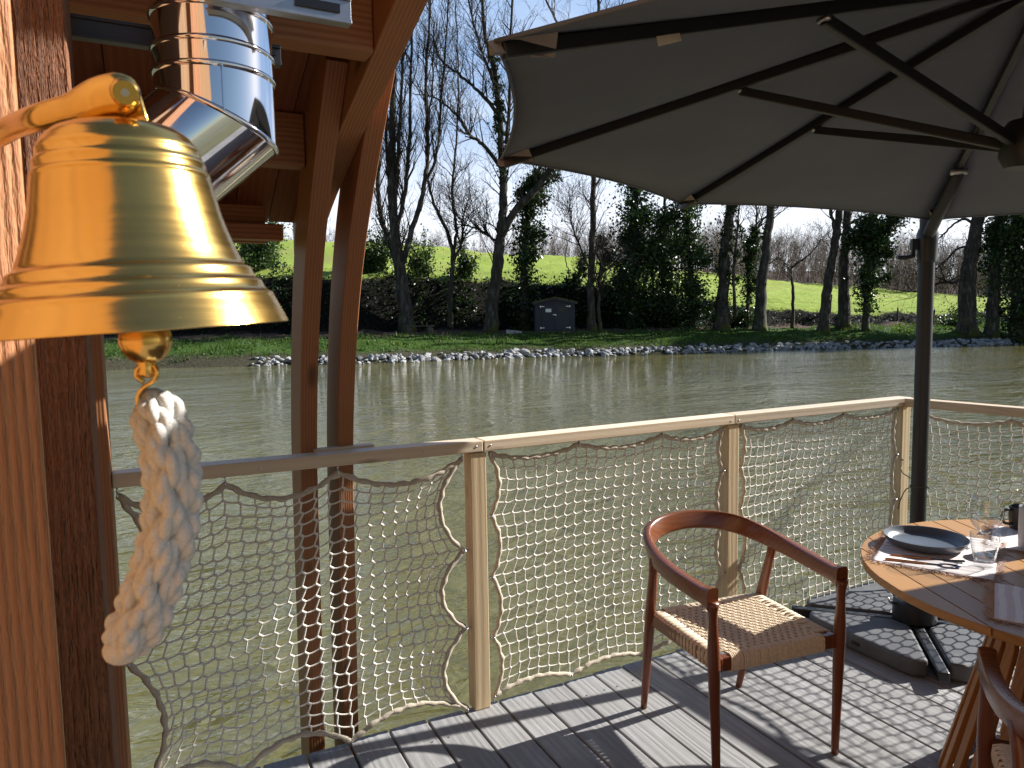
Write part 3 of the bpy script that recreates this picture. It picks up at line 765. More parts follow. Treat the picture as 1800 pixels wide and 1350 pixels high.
# fence posts in the field edge
FP = [(1578, 524, 550, 'leaning field fence post left of the parasol mast', .0), (1640, 530, 553, 'weathered field fence post just right of the parasol mast', .12), (1681, 530, 554, 'weathered field fence post beside the thick dark tree', .06), (823, 488, 509, 'reddish field fence post standing near the slender forked tree', .02), (1459, 510, 540, 'field fence post half hidden behind the pale leaning trunk', .1)]
for px, y0, y1, lb, ln in FP:
    b = spot(px, y1, 55); z = float(hgt(b[0], b[1])); hh = (y1 - y0) / 1250 * 55 + .1
    m = MB(); p = [(b[0], b[1], z - .25), (b[0] + ln * .4 * RH[0], b[1] + ln * .4 * RH[1], z + hh * .5), (b[0] + ln * RH[0], b[1] + ln * RH[1], z + hh)]
    m.tube(resample(p, 8), np.linspace(.085, .065, 8) + rng.normal(size=8) * .006, 7)
    m.tube(resample([np.array(p[2]) - (0, 0, .02), np.array(p[2]) + (0.01, 0, .05)], 3), [.06, .045, .015], 7)
    tag(obj('fence_post', m, M['oldwood'], smooth=True), lb, 'fence post', 'fence posts along the field')

# shed on the far bank
def build_shed():
    b = bearing(976, 47.4); z = float(hgt(b[0], b[1])) + .04
    ang = math.atan2(RH[1], RH[0]) + R(2)
    root = empty('garden_shed', (b[0], b[1], z), 'small dark garden shed with double doors and a mossy gable roof', 'shed', None, ang)
    W, D, Hh, G = 2.64, 2.0, 1.88, .30
    w = MB(); w.prism([(-W / 2, 0), (W / 2, 0), (W / 2, Hh), (0, Hh + G), (-W / 2, Hh)], 0, D, 1)
    obj('wall', w, M['shed'], root, local=True)
    for sg in (-1, 1):
        r = MB(); r.strip([(0, Hh + G + .02), (sg * (W / 2 + .18), Hh - .02)], [(0, Hh + G + .10), (sg * (W / 2 + .18), Hh + .06)], -.16, D + .15, 1)
        ro = obj('roof', r, M['moss'], root, local=True)
        bb = MB(); bb.strip([(sg * .0, Hh + G - .10), (sg * (W / 2 + .14), Hh - .13)], [(0, Hh + G + .015), (sg * (W / 2 + .17), Hh - .022)], -.15, -.12, 1); obj('bargeboard', bb, M['shed'], ro, local=True)
    t = MB(); t.box((-.04, -.17, Hh + G - .16), (.04, -.152, Hh + G + .03)); obj('finial', t, M['shed'], root, local=True)
    for sg in (-1, 1):
        d = MB(); x0, x1 = (-.90, -.006) if sg < 0 else (.006, .90)
        d.box((x0, -.035, .05), (x1, -.004, Hh - .08)); dr = obj('door', d, M['shed'], root, local=True, bevel=.006)
        xa, xb = (-.66, -.24) if sg < 0 else (.24, .66)
        f = MB()
        for a in ((xa - .03, 1.22, xb + .03, 1.25), (xa - .03, 1.58, xb + .03, 1.61)): f.box((a[0], -.05, a[1]), (a[2], -.037, a[3]))
        f.box((xa - .03, -.05, 1.25), (xa, -.037, 1.58)); f.box((xb, -.05, 1.25), (xb + .03, -.037, 1.58))
        wn = obj('window', f, M['shed'], dr, local=True)
        p = MB(); p.box((xa, -.044, 1.25), (xb, -.038, 1.58)); obj('pane', p, M['dark'], dr, local=True)
        if sg < 0:
            p = MB(); p.box((xa + .02, -.049, 1.26), (xb - .02, -.0455, 1.48)); obj('paper_notice', p, M['paper'], dr, local=True)
        for zz in (.22, Hh - .25):
            h = MB(); xo = sg * .98; h.box((xo - .03, -.05, zz - .06), (xo + .03, -.0365, zz + .06)); h.box((min(xo, xo - sg * .26), -.049, zz - .018), (max(xo, xo - sg * .26), -.036, zz + .018))
            obj('hinge', h, M['steel'], dr, local=True)
    l = MB(); l.box((-.16, -.055, 1.07), (.05, -.037, 1.11)); l.box((.0, -.07, 1.02), (.06, -.04, 1.10)); obj('latch', l, M['steel'], root, local=True)
    k = MB(); k.box((-W / 2 - .02, -.02, -.14), (W / 2 + .02, D, -.002)); obj('floor_bearer', k, M['oldwood'], root, local=True)
build_shed()
def build_bench():
    b = bearing(736, 46); z = float(hgt(b[0], b[1])); ang = math.atan2(RH[1], RH[0])
    root = empty('plank_bench', (b[0], b[1], z), 'rough plank bench on two log stumps beneath the multi stemmed tree', 'bench', None, ang)
    s = MB(); s.box((-1.0, -.2, .40), (1.0, .2, .48)); obj('seat', s, M['oldwood'], root, local=True, bevel=.02)
    for sx in (-.62, .72):
        l = MB(); l.tube([(sx, 0, -.1), (sx, 0, .2), (sx, .01, .4)], [.21, .2, .19], 12); obj('stump_leg', l, M['oldwood'], root, local=True, smooth=True)
    b = bearing(903, 46.6); z = float(hgt(b[0], b[1]))
    m = MB(); m.prism([(-.5, -.02), (.52, -.02), (.50, .14), (-.49, .26)], -.17, .17, 1)
    V = m.v[0]; c, s_ = math.cos(ang), math.sin(ang); m.v[0] = np.stack([b[0] + V[:, 0] * c - V[:, 1] * s_, b[1] + V[:, 0] * s_ + V[:, 1] * c, z + V[:, 2]], -1)
    tag(obj('stone_block', m, M['granite'], bevel=.03), 'pale wedge shaped block lying on the ground left of the shed', 'block')
build_bench()

# ------------------------------------------------------------------ deck
def build_deck():
    rng = np.random.default_rng(5); m = MB(); p = .1545
    k0 = -14
    for k in range(k0, 21):
        x0 = .574 + p * k + .0045; x1 = x0 + p - .009; m.cur = float(rng.uniform())
        ye = 2.55 + rng.normal() * .006
        dz = rng.normal() * .0012
        segs = [(-2.6, 0.42 if k % 3 == 0 else (-.6 if k % 3 == 1 else 1.1)), (None, ye)]
        cut = segs[0][1]
        m.box((x0, -2.6, -.028 + dz), (x1, cut - .002, dz)); m.cur = float(rng.uniform())
        m.box((x0, cut + .002, -.028 + dz * .5), (x1, ye, dz * .5))
    m.cur = .5
    o = obj('deck', m, M['deck'], bevel=.004); tag(o, kind='structure')
    j = MB(); j.box((-1.6, 2.44, -.20), (3.74, 2.49, -.034)); j.box((3.70, -2.6, -.20), (3.745, 2.43, -.034))
    for yy in np.arange(-2.4, 2.3, .5): j.box((-1.6, yy, -.18), (3.69, yy + .05, -.036))
    tag(obj('deck_joists', j, M['oldwood']), kind='structure')
    s = MB()
    for k in range(-2, 20):
        xm = .574 + p * k + p / 2
        for yy in (2.40, 1.42, .55):
            for dx in (-.045, .045):
                s.lathe([(.0035, .0), (.0035, .0016), (0, .0018)], 8, (xm + dx, yy + rng.normal() * .006, .0012))
    tag(obj('deck_screws', s, M['bolt']), kind='structure')
build_deck()

# ------------------------------------------------------------------ railings
YR = 2.508
def build_rail():
    root = empty('deck_railing', (1.1, YR, 0), 'pale pine railing with three posts along the water side of the deck', 'railing')
    for x, top in ((1.075, 1.046), (2.40, 1.052), (3.67, 1.056)):
        m = MB(); m.box((x, YR, -.15 if x > 9 else 0.001), (x + .068, YR + .066, top)); obj('post', m, M['pine'], root, bevel=.004)
    for x0, x1, za, zb in ((-.1365, 1.128, 1.053, 1.047), (1.132, 2.432, 1.047, 1.053), (2.434, 3.735, 1.053, 1.057)):
        m = MB(); v = []
        for x, z in ((x0, za), (x1, zb)):
            for y, dz in ((YR - .006, 0.002), (YR + .075, 0.002), (YR + .075, .047), (YR - .006, .047)): v.append((x, y, z + dz))
        m.add(v, [(0, 3, 2, 1), (4, 5, 6, 7), (0, 1, 5, 4), (1, 2, 6, 5), (2, 3, 7, 6), (3, 0, 4, 7)])
        obj('top_rail', m, M['rail'], root, bevel=.004)
    for x in (.30, .88, 1.10, 1.16, 2.41, 2.46, 3.70):
        m = MB(); m.lathe([(.0042, 0), (.0042, .001), (.002, .0016), (0, .001)], 10, (0, 0, 0), np.array([[1, 0, 0, x], [0, 0, -1, YR - .0062], [0, 1, 0, 1.072], [0, 0, 0, 1]])); obj('screw', m, M['bolt'], root, smooth=True)
    m = MB(); m.box((.50, YR + .078, 1.062), (.72, YR + .12, 1.104)); obj('rail_cleat', m, M['rail'], root, bevel=.003)
    r2 = empty('deck_railing', (3.8, .8, 0), 'pine railing on the right end of the deck behind the parasol mast', 'railing')
    def X(y): return 3.665 + .08 * (2.49 - y)
    m = MB(); v = []
    for y in (2.498, -1.6):
        for dx, z in ((0, 1.056), (.078, 1.056), (.078, 1.101), (0, 1.101)): v.append((X(y) + dx, y, z))
    m.add(v, [(0, 3, 2, 1), (4, 5, 6, 7), (0, 1, 5, 4), (1, 2, 6, 5), (2, 3, 7, 6), (3, 0, 4, 7)]); obj('top_rail', m, M['rail_y'], r2, bevel=.004)
    for y in (1.05, -.4, -1.55):
        m = MB(); m.box((X(y) + .006, y, .001), (X(y) + .072, y + .066, 1.055)); obj('post', m, M['pine'], r2, bevel=.004)
    return X
XR = build_rail()
def build_shade_screen():  # unseen slat screen, added to throw shade over the table's near half
    root = empty('added_shade_screen', (3.92, .05, 0), 'slat screen added out of view to shade the near half of the table', 'screen')
    for y in (-1.5, -.35, .98):
        m = MB(); m.box((3.90, y, -.3), (3.96, y + .06, 2.15)); obj('post', m, M['pine'], root, bevel=.004)
    m = MB()
    for k in range(21):
        z = .10 + k * .098; m.box((3.875, -1.52, z), (3.897, 1.05, z + .088))
    obj('slat_panel', m, M['rail_y'], root, bevel=.003)
build_shade_screen()

# ------------------------------------------------------------------ rope nets
def net(label, P, W, H, top, bottom, left, right, seed, pull=.075, cell=.05):
    """P maps (u metres along, v metres up, w out) to space; hooks as fractions along each border"""
    rng = np.random.default_rng(seed); nx = max(4, int(round(W / cell))); nz = max(4, int(round(H / cell)))
    def scal(t, hooks, amp):
        hooks = sorted(hooks); o = np.zeros_like(t)
        for a, b in zip(hooks[:-1], hooks[1:]):
            k = (t >= a) & (t <= b); q = (t[k] - a) / (b - a + 1e-9); o[k] = amp * min(1.0, (b - a) / .3) * 4 * q * (1 - q)
        return o
    root_p = P(W / 2, 0, 0); root = empty('rope_net', tuple(root_p), label, 'net', 'rope nets laced under the railings')
    def pos(u, v):
        u = np.asarray(u, float); v = np.asarray(v, float)
        st = scal(u, top, pull * .75); sb = scal(u, bottom, pull * .8); sl = scal(v, left, pull); sr = scal(v, right, pull)
        du = W * u + sl * np.exp(-u * W / .15) - sr * np.exp(-(1 - u) * W / .15)
        dv = H * v - st * np.exp(-(1 - v) * H / .15) + sb * np.exp(-v * H / .15)
        bul = .035 * np.sin(np.pi * u) * np.sin(np.pi * v)
        return du, dv, bul
    I, J = np.meshgrid(np.arange(nx + 1), np.arange(nz + 1), indexing='ij')
    U, Vv = I / nx, J / nz
    du, dv, bul = pos(U.ravel(), Vv.ravel())
    ju = rng.normal(size=du.shape) * .0016; jv = rng.normal(size=du.shape) * .0022
    k = (.0075 * np.sin(np.pi * U) ** .3 * np.sin(np.pi * Vv) ** .3).ravel()
    A = P(du + ju - k, dv + jv + k * .75, bul); B = P(du + ju + k, dv + jv - k * .75, bul + .002)
    A = A.reshape(nx + 1, nz + 1, 3); B = B.reshape(nx + 1, nz + 1, 3)
    S = []
    S.append((A[:, :-1].reshape(-1, 3), B[:, 1:].reshape(-1, 3)))      # vertical strand: bottom of upper knot to top of lower knot
    S.append((B[:-1].reshape(-1, 3), A[1:].reshape(-1, 3)))            # rows
    S.append((A.reshape(-1, 3), B.reshape(-1, 3)))                     # knots
    PP, RR = [], []
    for q, (a, b) in enumerate(S):
        t = np.array([0, .33, .67, 1.0])[None, :, None]
        p = a[:, None] * (1 - t) + b[:, None] * t
        if q == 1: p[:, 1:3, 2] -= .0025
        PP.append(p); RR.append(np.full(p.shape[:2], .0048 if q == 2 else .0033))
    V, Fc = polytubes(np.concatenate(PP), np.concatenate(RR), 5)
    cloud('mesh_cords', V, Fc, M['hemp'], root, smooth=True)
    b = MB(); t = np.linspace(0, 1, 90)
    for (u, v, n) in ((t, np.ones_like(t), 0), (t, np.zeros_like(t), 1), (np.zeros_like(t), t, 2), (np.ones_like(t), t, 3)):
        a, c, d = pos(u, v); p = P(a, c, d)
        L = W if n < 2 else H
        fr = np.stack([np.sin(t * L * 95), np.zeros_like(t), np.cos(t * L * 95)], -1) * .0022
        b.tube(p + fr, .0098 + .0020 * np.sin(t * L * 130) + rng.normal(size=len(t)) * .0005, 7)
    obj('border_rope', b, M['hemp_thick'], root, smooth=True)
    hk = [(u, 1, (0, .02)) for u in top] + [(u, 0, (0, -.018)) for u in bottom] + [(0, v, (-.018, 0)) for v in left[1:-1]] + [(1, v, (.018, 0)) for v in right[1:-1]]
    for u, v, (eu, ev) in hk:
        a, c, d = pos(np.array([u]), np.array([v])); h = MB()
        th = np.linspace(-.6, 4.6, 12)
        q0 = P(a, c, d)[0]; q1 = P(a + eu * 1.3, c + ev * 1.3, d)[0]
        ax = (q1 - q0) / np.linalg.norm(q1 - q0); sd = np.array([0, -1, 0]) if abs(ax[1]) < .7 else np.array([-1., 0, 0])
        h.tube([q0 + ax * .011 * math.sin(x) + sd * .011 * math.cos(x) for x in th], .0026, 6); h.tube([q0 + ax * .006, q1], .003, 6)
        obj('hook', h, M['steel'], root, smooth=True)
def plane_y(x0, z0, y=2.522):
    return lambda u, v, w: np.stack([x0 + np.asarray(u, float), np.full(np.shape(u), y) + np.asarray(w, float), z0 + np.asarray(v, float)], -1) if np.ndim(u) else np.array([x0 + u, y + w, z0 + v])
net('rope net with the deepest scallops, hung between the cabin and the first post', plane_y(-.125, .012), 1.17, 1.015, [0, .27, .59, 1], [0, .28, .60, 1], [0, .46, 1], [0, .33, .64, 1], 81, .095)
net('rope net behind the woven chair, between the first and second pine post', plane_y(1.165, .035), 1.215, 1.0, [0, .34, .70, 1], [0, .30, .62, 1], [0, .25, .5, .75, 1], [0, .3, .55, .8, 1], 82, .045)
net('rope net between the second pine post and the corner post', plane_y(2.49, .035), 1.155, 1.005, [0, .3, .62, 1], [0, .33, .66, 1], [0, .3, .6, .8, 1], [0, .25, .5, .75, 1], 83, .04)
def plane_x(y0, z0):
    def f(u, v, w):
        y = y0 - np.asarray(u, float); X = 3.69 + .08 * (2.49 - y) + np.asarray(w, float)
        return np.stack([X, y, z0 + np.asarray(v, float)], -1) if np.ndim(u) else np.array([X, y, z0 + v])
    return f
net('rope net on the right railing, seen past the parasol mast', plane_x(2.44, .03), 1.31, 1.0, [0, .35, .7, 1], [0, .33, .66, 1], [0, .3, .6, 1], [0, .3, .6, 1], 84, .05)
net('second rope net on the right railing, running out of view', plane_x(1.03, .03), 1.35, 1.0, [0, .35, .7, 1], [0, .33, .66, 1], [0, .3, .6, 1], [0, .3, .6, 1], 85, .05)

# ------------------------------------------------------------------ cabin: posts, curved frames, roof
def build_cabin():
    root = empty('wooden_cabin', (-.3, 2.3, 0), 'larch cabin with curved twin posts and a barrel roof over the left of the deck', 'cabin')
    m = MB(); m.box((-.205, 2.465, -.3), (-.138, 2.60, 2.06)); obj('rail_post', m, M['larch'], root, bevel=.004)
    m = MB(); m.box((-.1545, 1.25, .001), (-.0896, 1.36, 2.30)); obj('frame_post', m, M['larch_sawn'], root, bevel=.003)
    m = MB(); c, s = math.cos(R(22)), math.sin(R(22))
    Mx = np.array([[c, -s, 0, -.1165], [s, c, 0, .95], [0, 0, 1, 0], [0, 0, 0, 1]])
    m.box((-.22, 0, 0.001), (0, .11, 2.42), Mx); obj('door_post', m, M['larch_pale'], root, bevel=.003)
    m = MB(); m.box((-.9, 1.165, 2.185), (-.100, 1.246, 2.33)); obj('lintel', m, M['larch_x'], root, bevel=.004)
    # curved twin posts
    zf = np.array([-1.2, 0, .37, .8, 1.12, 1.5, 1.78, 1.945, 2.1, 2.26]); yf = np.array([2.70, 2.69, 2.665, 2.64, 2.618, 2.515, 2.385, 2.262, 2.13, 1.98])
    zz = np.linspace(-1.2, 2.26, 40); yy = np.interp(zz, zf, yf)
    for _ in range(3): yy[1:-1] = (yy[:-2] + 2 * yy[1:-1] + yy[2:]) / 4
    tz = np.gradient(zz); ty = np.gradient(yy); nl = np.hypot(ty, tz)
    inner = list(zip(yy, zz)); outer = [(y + .19 * a / l, z - .19 * b / l) for y, z, a, b, l in zip(yy, zz, tz, ty, nl)]
    for x0, x1 in ((.455, .515), (.590, .648)):
        m = MB(); m.strip(inner, outer, x0, x1, 0); obj('curved_post', m, M['larch'], root, bevel=.003)
    # roof frame between the twin posts
    ys = np.array([2.95, 2.75, 2.62, 2.49, 2.30, 2.12, 1.785, 1.55, 1.0, .5, 0, -1.6]); us = np.array([1.79, 1.88, 1.935, 1.99, 2.05, 2.115, 2.20, 2.27, 2.40, 2.49, 2.55, 2.6])
    yl = np.linspace(2.93, 1.16, 40); ul = np.interp(-yl, -ys, us)
    for _ in range(3): ul[1:-1] = (ul[:-2] + 2 * ul[1:-1] + ul[2:]) / 4
    fine = [(y, u) for y, u in zip(yl, ul)]; topl = [(y, u + .17) for y, u in fine]
    m = MB(); m.strip(fine, topl, .5165, .5885, 0); obj('roof_arch', m, M['larch'], root, bevel=.003)
    def U(y): return float(np.interp(-y, -yl, ul))
    for y, h in ((2.76, .05), (2.30, .15), (1.74, .15)):
        m = MB(); m.box((-1.2, y, U(y) - .008), (.452 if y > 2 else .5150, y + .07, U(y) + h)); obj('purlin', m, M['larch_x'], root, bevel=.004)
    m = MB(); m.box((-1.2, 2.835, U(2.8) + .005), (.40, 2.87, U(2.8) + .16)); obj('eave_board', m, M['larch_x'], root, bevel=.003)
    m = MB(); rng = np.random.default_rng(3); x = -1.2
    while x < .55:
        w = .125; x2 = min(x + w - .003, .60); m.cur = float(rng.uniform()); dz = rng.uniform(0, .002)
        m.strip([(y, u + .155 + dz) for y, u in fine], [(y, u + .185 + dz) for y, u in fine], x, x2, 0); x += w
    obj('roof_boarding', m, M['plank'], root)
    m = MB(); m.strip([(y, u + .19) for y, u in fine], [(y, u + .25) for y, u in fine], -1.25, .607, 0); obj('roof_cover', m, M['oldwood'], root)
    # unseen cabin wall on the left, added out of frame for reflections in the bell
    m = MB(); y = -2.6
    while y < 2.15:
        m.cur = float(rng.uniform()); m.box((-.80, y, .001), (-.762, y + .137, 3.1)); y += .14
    obj('wall', m, wood('wall_boards', (.34, .185, .08), (.18, .085, .034), 2, 40, .8, .6, .25, per='attr'), root)
    for (x, y, z) in ((-.1165, 1.2498, 1.497), (-.108, 1.2498, .87)):
        s = MB(); s.lathe([(.0042, 0), (.0042, .0012), (.003, .002), (0, .0024)], 12, (0, 0, 0), np.array([[1, 0, 0, x], [0, 0, -1, y + .004], [0, 1, 0, z], [0, 0, 0, 1]])); obj('screw', s, M['bolt'], root, smooth=True)
build_cabin()

# ------------------------------------------------------------------ bell
def build_bell():
    D = .46
    c = spot(252, 582, D); k = D / 1250
    root = empty('brass_bell', tuple(c), 'shiny brass ship bell hanging from a curved brass bracket', 'bell')
    # tilt: the mouth is lifted a little on the right
    ax = R(3.4); az = YAW - math.atan2(648, 1250)
    vx = np.array([math.cos(az), -math.sin(az), 0]); vy = np.array([math.sin(az), math.cos(az), 0]); vz = np.array([0, 0, 1.])
    ex = vx * math.cos(ax) + vz * math.sin(ax); ez = -vx * math.sin(ax) + vz * math.cos(ax)
    Mx = np.eye(4); Mx[:3, 0] = ex; Mx[:3, 1] = vy; Mx[:3, 2] = ez; Mx[:3, 3] = c
    H = lambda px: px * k
    prof = [(0, 8), (215, 10), (236, 3), (245, 0), (248.5, 1.5), (247, 6), (236, 33), (228, 52), (227.5, 55), (226, 59), (221, 62), (216, 66), (211, 75), (210, 79.5), (208.5, 83), (204, 86), (199, 90), (194.5, 101), (193.5, 105), (191.5, 109), (187, 111.5), (181, 116), (174, 134), (166, 158), (158, 185), (151, 213), (146, 240), (141.5, 268), (140, 275), (140.5, 279), (139, 283), (136, 286), (134.5, 296), (134.5, 301), (133, 305), (130, 309), (127.5, 320), (127.5, 325), (125.5, 330), (121, 337), (113, 349), (100, 360), (82, 368), (58, 373), (0, 374)]
    pr = np.array(prof, float)
    t = np.concatenate([np.linspace(i, i + 1, 4)[:-1] for i in range(len(pr) - 1)] + [[len(pr) - 1]])
    pr = np.stack([np.interp(t, np.arange(len(pr)), pr[:, 0]), np.interp(t, np.arange(len(pr)), pr[:, 1])], -1)
    pr = pr * np.array([.985, .935])
    m = MB(); m.lathe(pr * k, 128, (0, 0, 0), Mx); obj('bell_body', m, M['brass'], root, auto=50)
    W = lambda px, py, dd=0: spot(px, py, D + dd)
    # yoke lug on the crown and the bracket arm
    m = MB(); q = [(180, 214), (182, 196), (196, 160), (214, 147), (236, 150), (246, 162), (256, 195), (264, 218)]
    f = [W(x, y, -.016) for x, y in q]; b_ = [W(x, y, .016) for x, y in q]; n = len(q)
    m.add(f + b_, [tuple(range(n)), tuple(range(2 * n - 1, n - 1, -1))] + [(i, i + n, (i + 1) % n + n, (i + 1) % n) for i in range(n)])
    obj('lug', m, M['brass'], root, bevel=.002, auto=40)
    m = MB(); pts = [W(245, 168, -.018), W(220, 165, -.021), W(190, 168, -.021), W(160, 177, -.02), W(130, 188, -.016), W(95, 198, -.01), W(60, 209), W(25, 222), W(-15, 243), W(-70, 275)]
    pts[-3] = W(25, 222, .03); pts[-2] = W(-15, 243, .06); pts[-1] = W(-70, 272, .12); pts += [np.array([-.215, .80, pts[-1][2] - .035]), np.array([-.222, .912, pts[-1][2] - .04])]
    p = resample(pts, 60); t = np.linspace(0, 1, 60)
    rad = np.interp(t, [0, .04, .12, .25, .40, .6, .97, 1], [.005, .010, .0130, .0120, .0085, .0085, .010, .022])
    m.tube(p, rad, 20, sx=.62); obj('bracket', m, M['brass'], root, smooth=True)
    m = MB(); a0 = W(220, 163, -.048); a1 = W(221, 164, .02); dv = (a1 - a0) / np.linalg.norm(a1 - a0)
    m.tube([a0, a0 + dv * .0015, a0 + dv * .004, a0 + dv * .018, a0 + dv * .0185, a1], [.0066, .0078, .0082, .0082, .0055, .0055], 24); obj('bolt', m, M['brass'], root, auto=35)
    m = MB(); m.tube([a0 - dv * .0004, a0 + dv * .002], [.0024, .0022], 6); obj('bolt_socket', m, M['bolt'], root)
    m = MB(); m.lathe(np.array([(0, -42), (14, -41), (28, -33), (38, -20), (43, -4), (42, 10), (34, 26), (18, 36), (7, 40), (6, 330), (0, 331)]) * k, 40, W(256, 598) - ez * 0); obj('clapper', m, M['brass'], root, smooth=True)
    m = MB(); m.tube([W(256, 625), W(257, 640), W(258, 648), W(258.5, 658), W(259, 664)], [.0068, .0055, .0042, .0056, .0028], 14); obj('clapper_eye', m, M['brass'], root, smooth=True)
    # S hook
    pts = []
    for a in np.linspace(-200, 90, 16): pts.append(W(259 + 18 * math.sin(R(a)), 657 - 17 * math.cos(R(a)), .002 * math.sin(R(a))))
    pts = [W(240, 660), W(241, 650), W(249, 641), W(260, 638), W(271, 643), W(276, 655), W(272, 667), W(262, 675), W(250, 684), W(243, 697), W(243, 712), W(250, 722, .004), W(262, 722, .008), W(273, 712, .010), W(280, 700, .010), W(277, 690, .008)]
    pts = [W(253, 672, .002), W(244, 666)] + pts
    m = MB(); m.tube(resample(pts, 60), .0016, 10); obj('s_hook', m, M['brass'], root, smooth=True)
    return D
BELL_D = build_bell()

def build_rope():
    D = .468; W = lambda px, py: spot(px, py, D)
    core = resample([W(268, 698), W(280, 735), W(293, 780), W(302, 830), W(303, 885), W(296, 940), W(281, 995), W(262, 1050), W(240, 1100), W(216, 1142)], 421)
    seg = np.linalg.norm(np.diff(core, axis=0), axis=1); s = np.concatenate([[0], np.cumsum(seg)]); L = s[-1]
    t = np.gradient(core, axis=0); t /= np.linalg.norm(t, axis=1)[:, None]
    view = fwd; a = np.cross(t, view); a /= np.linalg.norm(a, axis=1)[:, None]; b = np.cross(t, a)
    env = np.interp(s / L, [0, .03, .10, .2, .9, .965, 1], [.45, .80, .93, 1.0, 1.0, .88, .45])
    m = MB(); pitch = .118; w = 2 * math.pi / pitch
    for sg in (1, -1):
        for j in range(4):
            ph = sg * w * s + j * math.pi / 2 + (.0 if sg > 0 else .35)
            r = (.0100 + sg * .0024 * np.cos(2 * (2 * w * s) + .7)) * env
            for dd in (0,):
                p2 = ph
                pts = core + (np.cos(p2) * r)[:, None] * a + (np.sin(p2) * r)[:, None] * b
                for y3 in range(3):
                    q3 = s * 2 * math.pi / .030 * -sg + y3 * 2.0944 + j
                    m.tube(pts + (np.cos(q3) * .0030)[:, None] * a + (np.sin(q3) * .0030)[:, None] * b, .0040 * np.minimum(1, env + .1), 9)
    for end, rr in ((core[2], .0085), (core[-3], .0125)):
        m.lathe([(rr * math.sin(x), -rr * .8 * math.cos(x)) for x in np.linspace(0, math.pi, 10)], 16, end)
    root = obj('bell_rope', m, M['cotton'], smooth=True)
    tag(root, 'thick plaited cream cotton rope hanging from the bell clapper', 'rope')
build_rope()

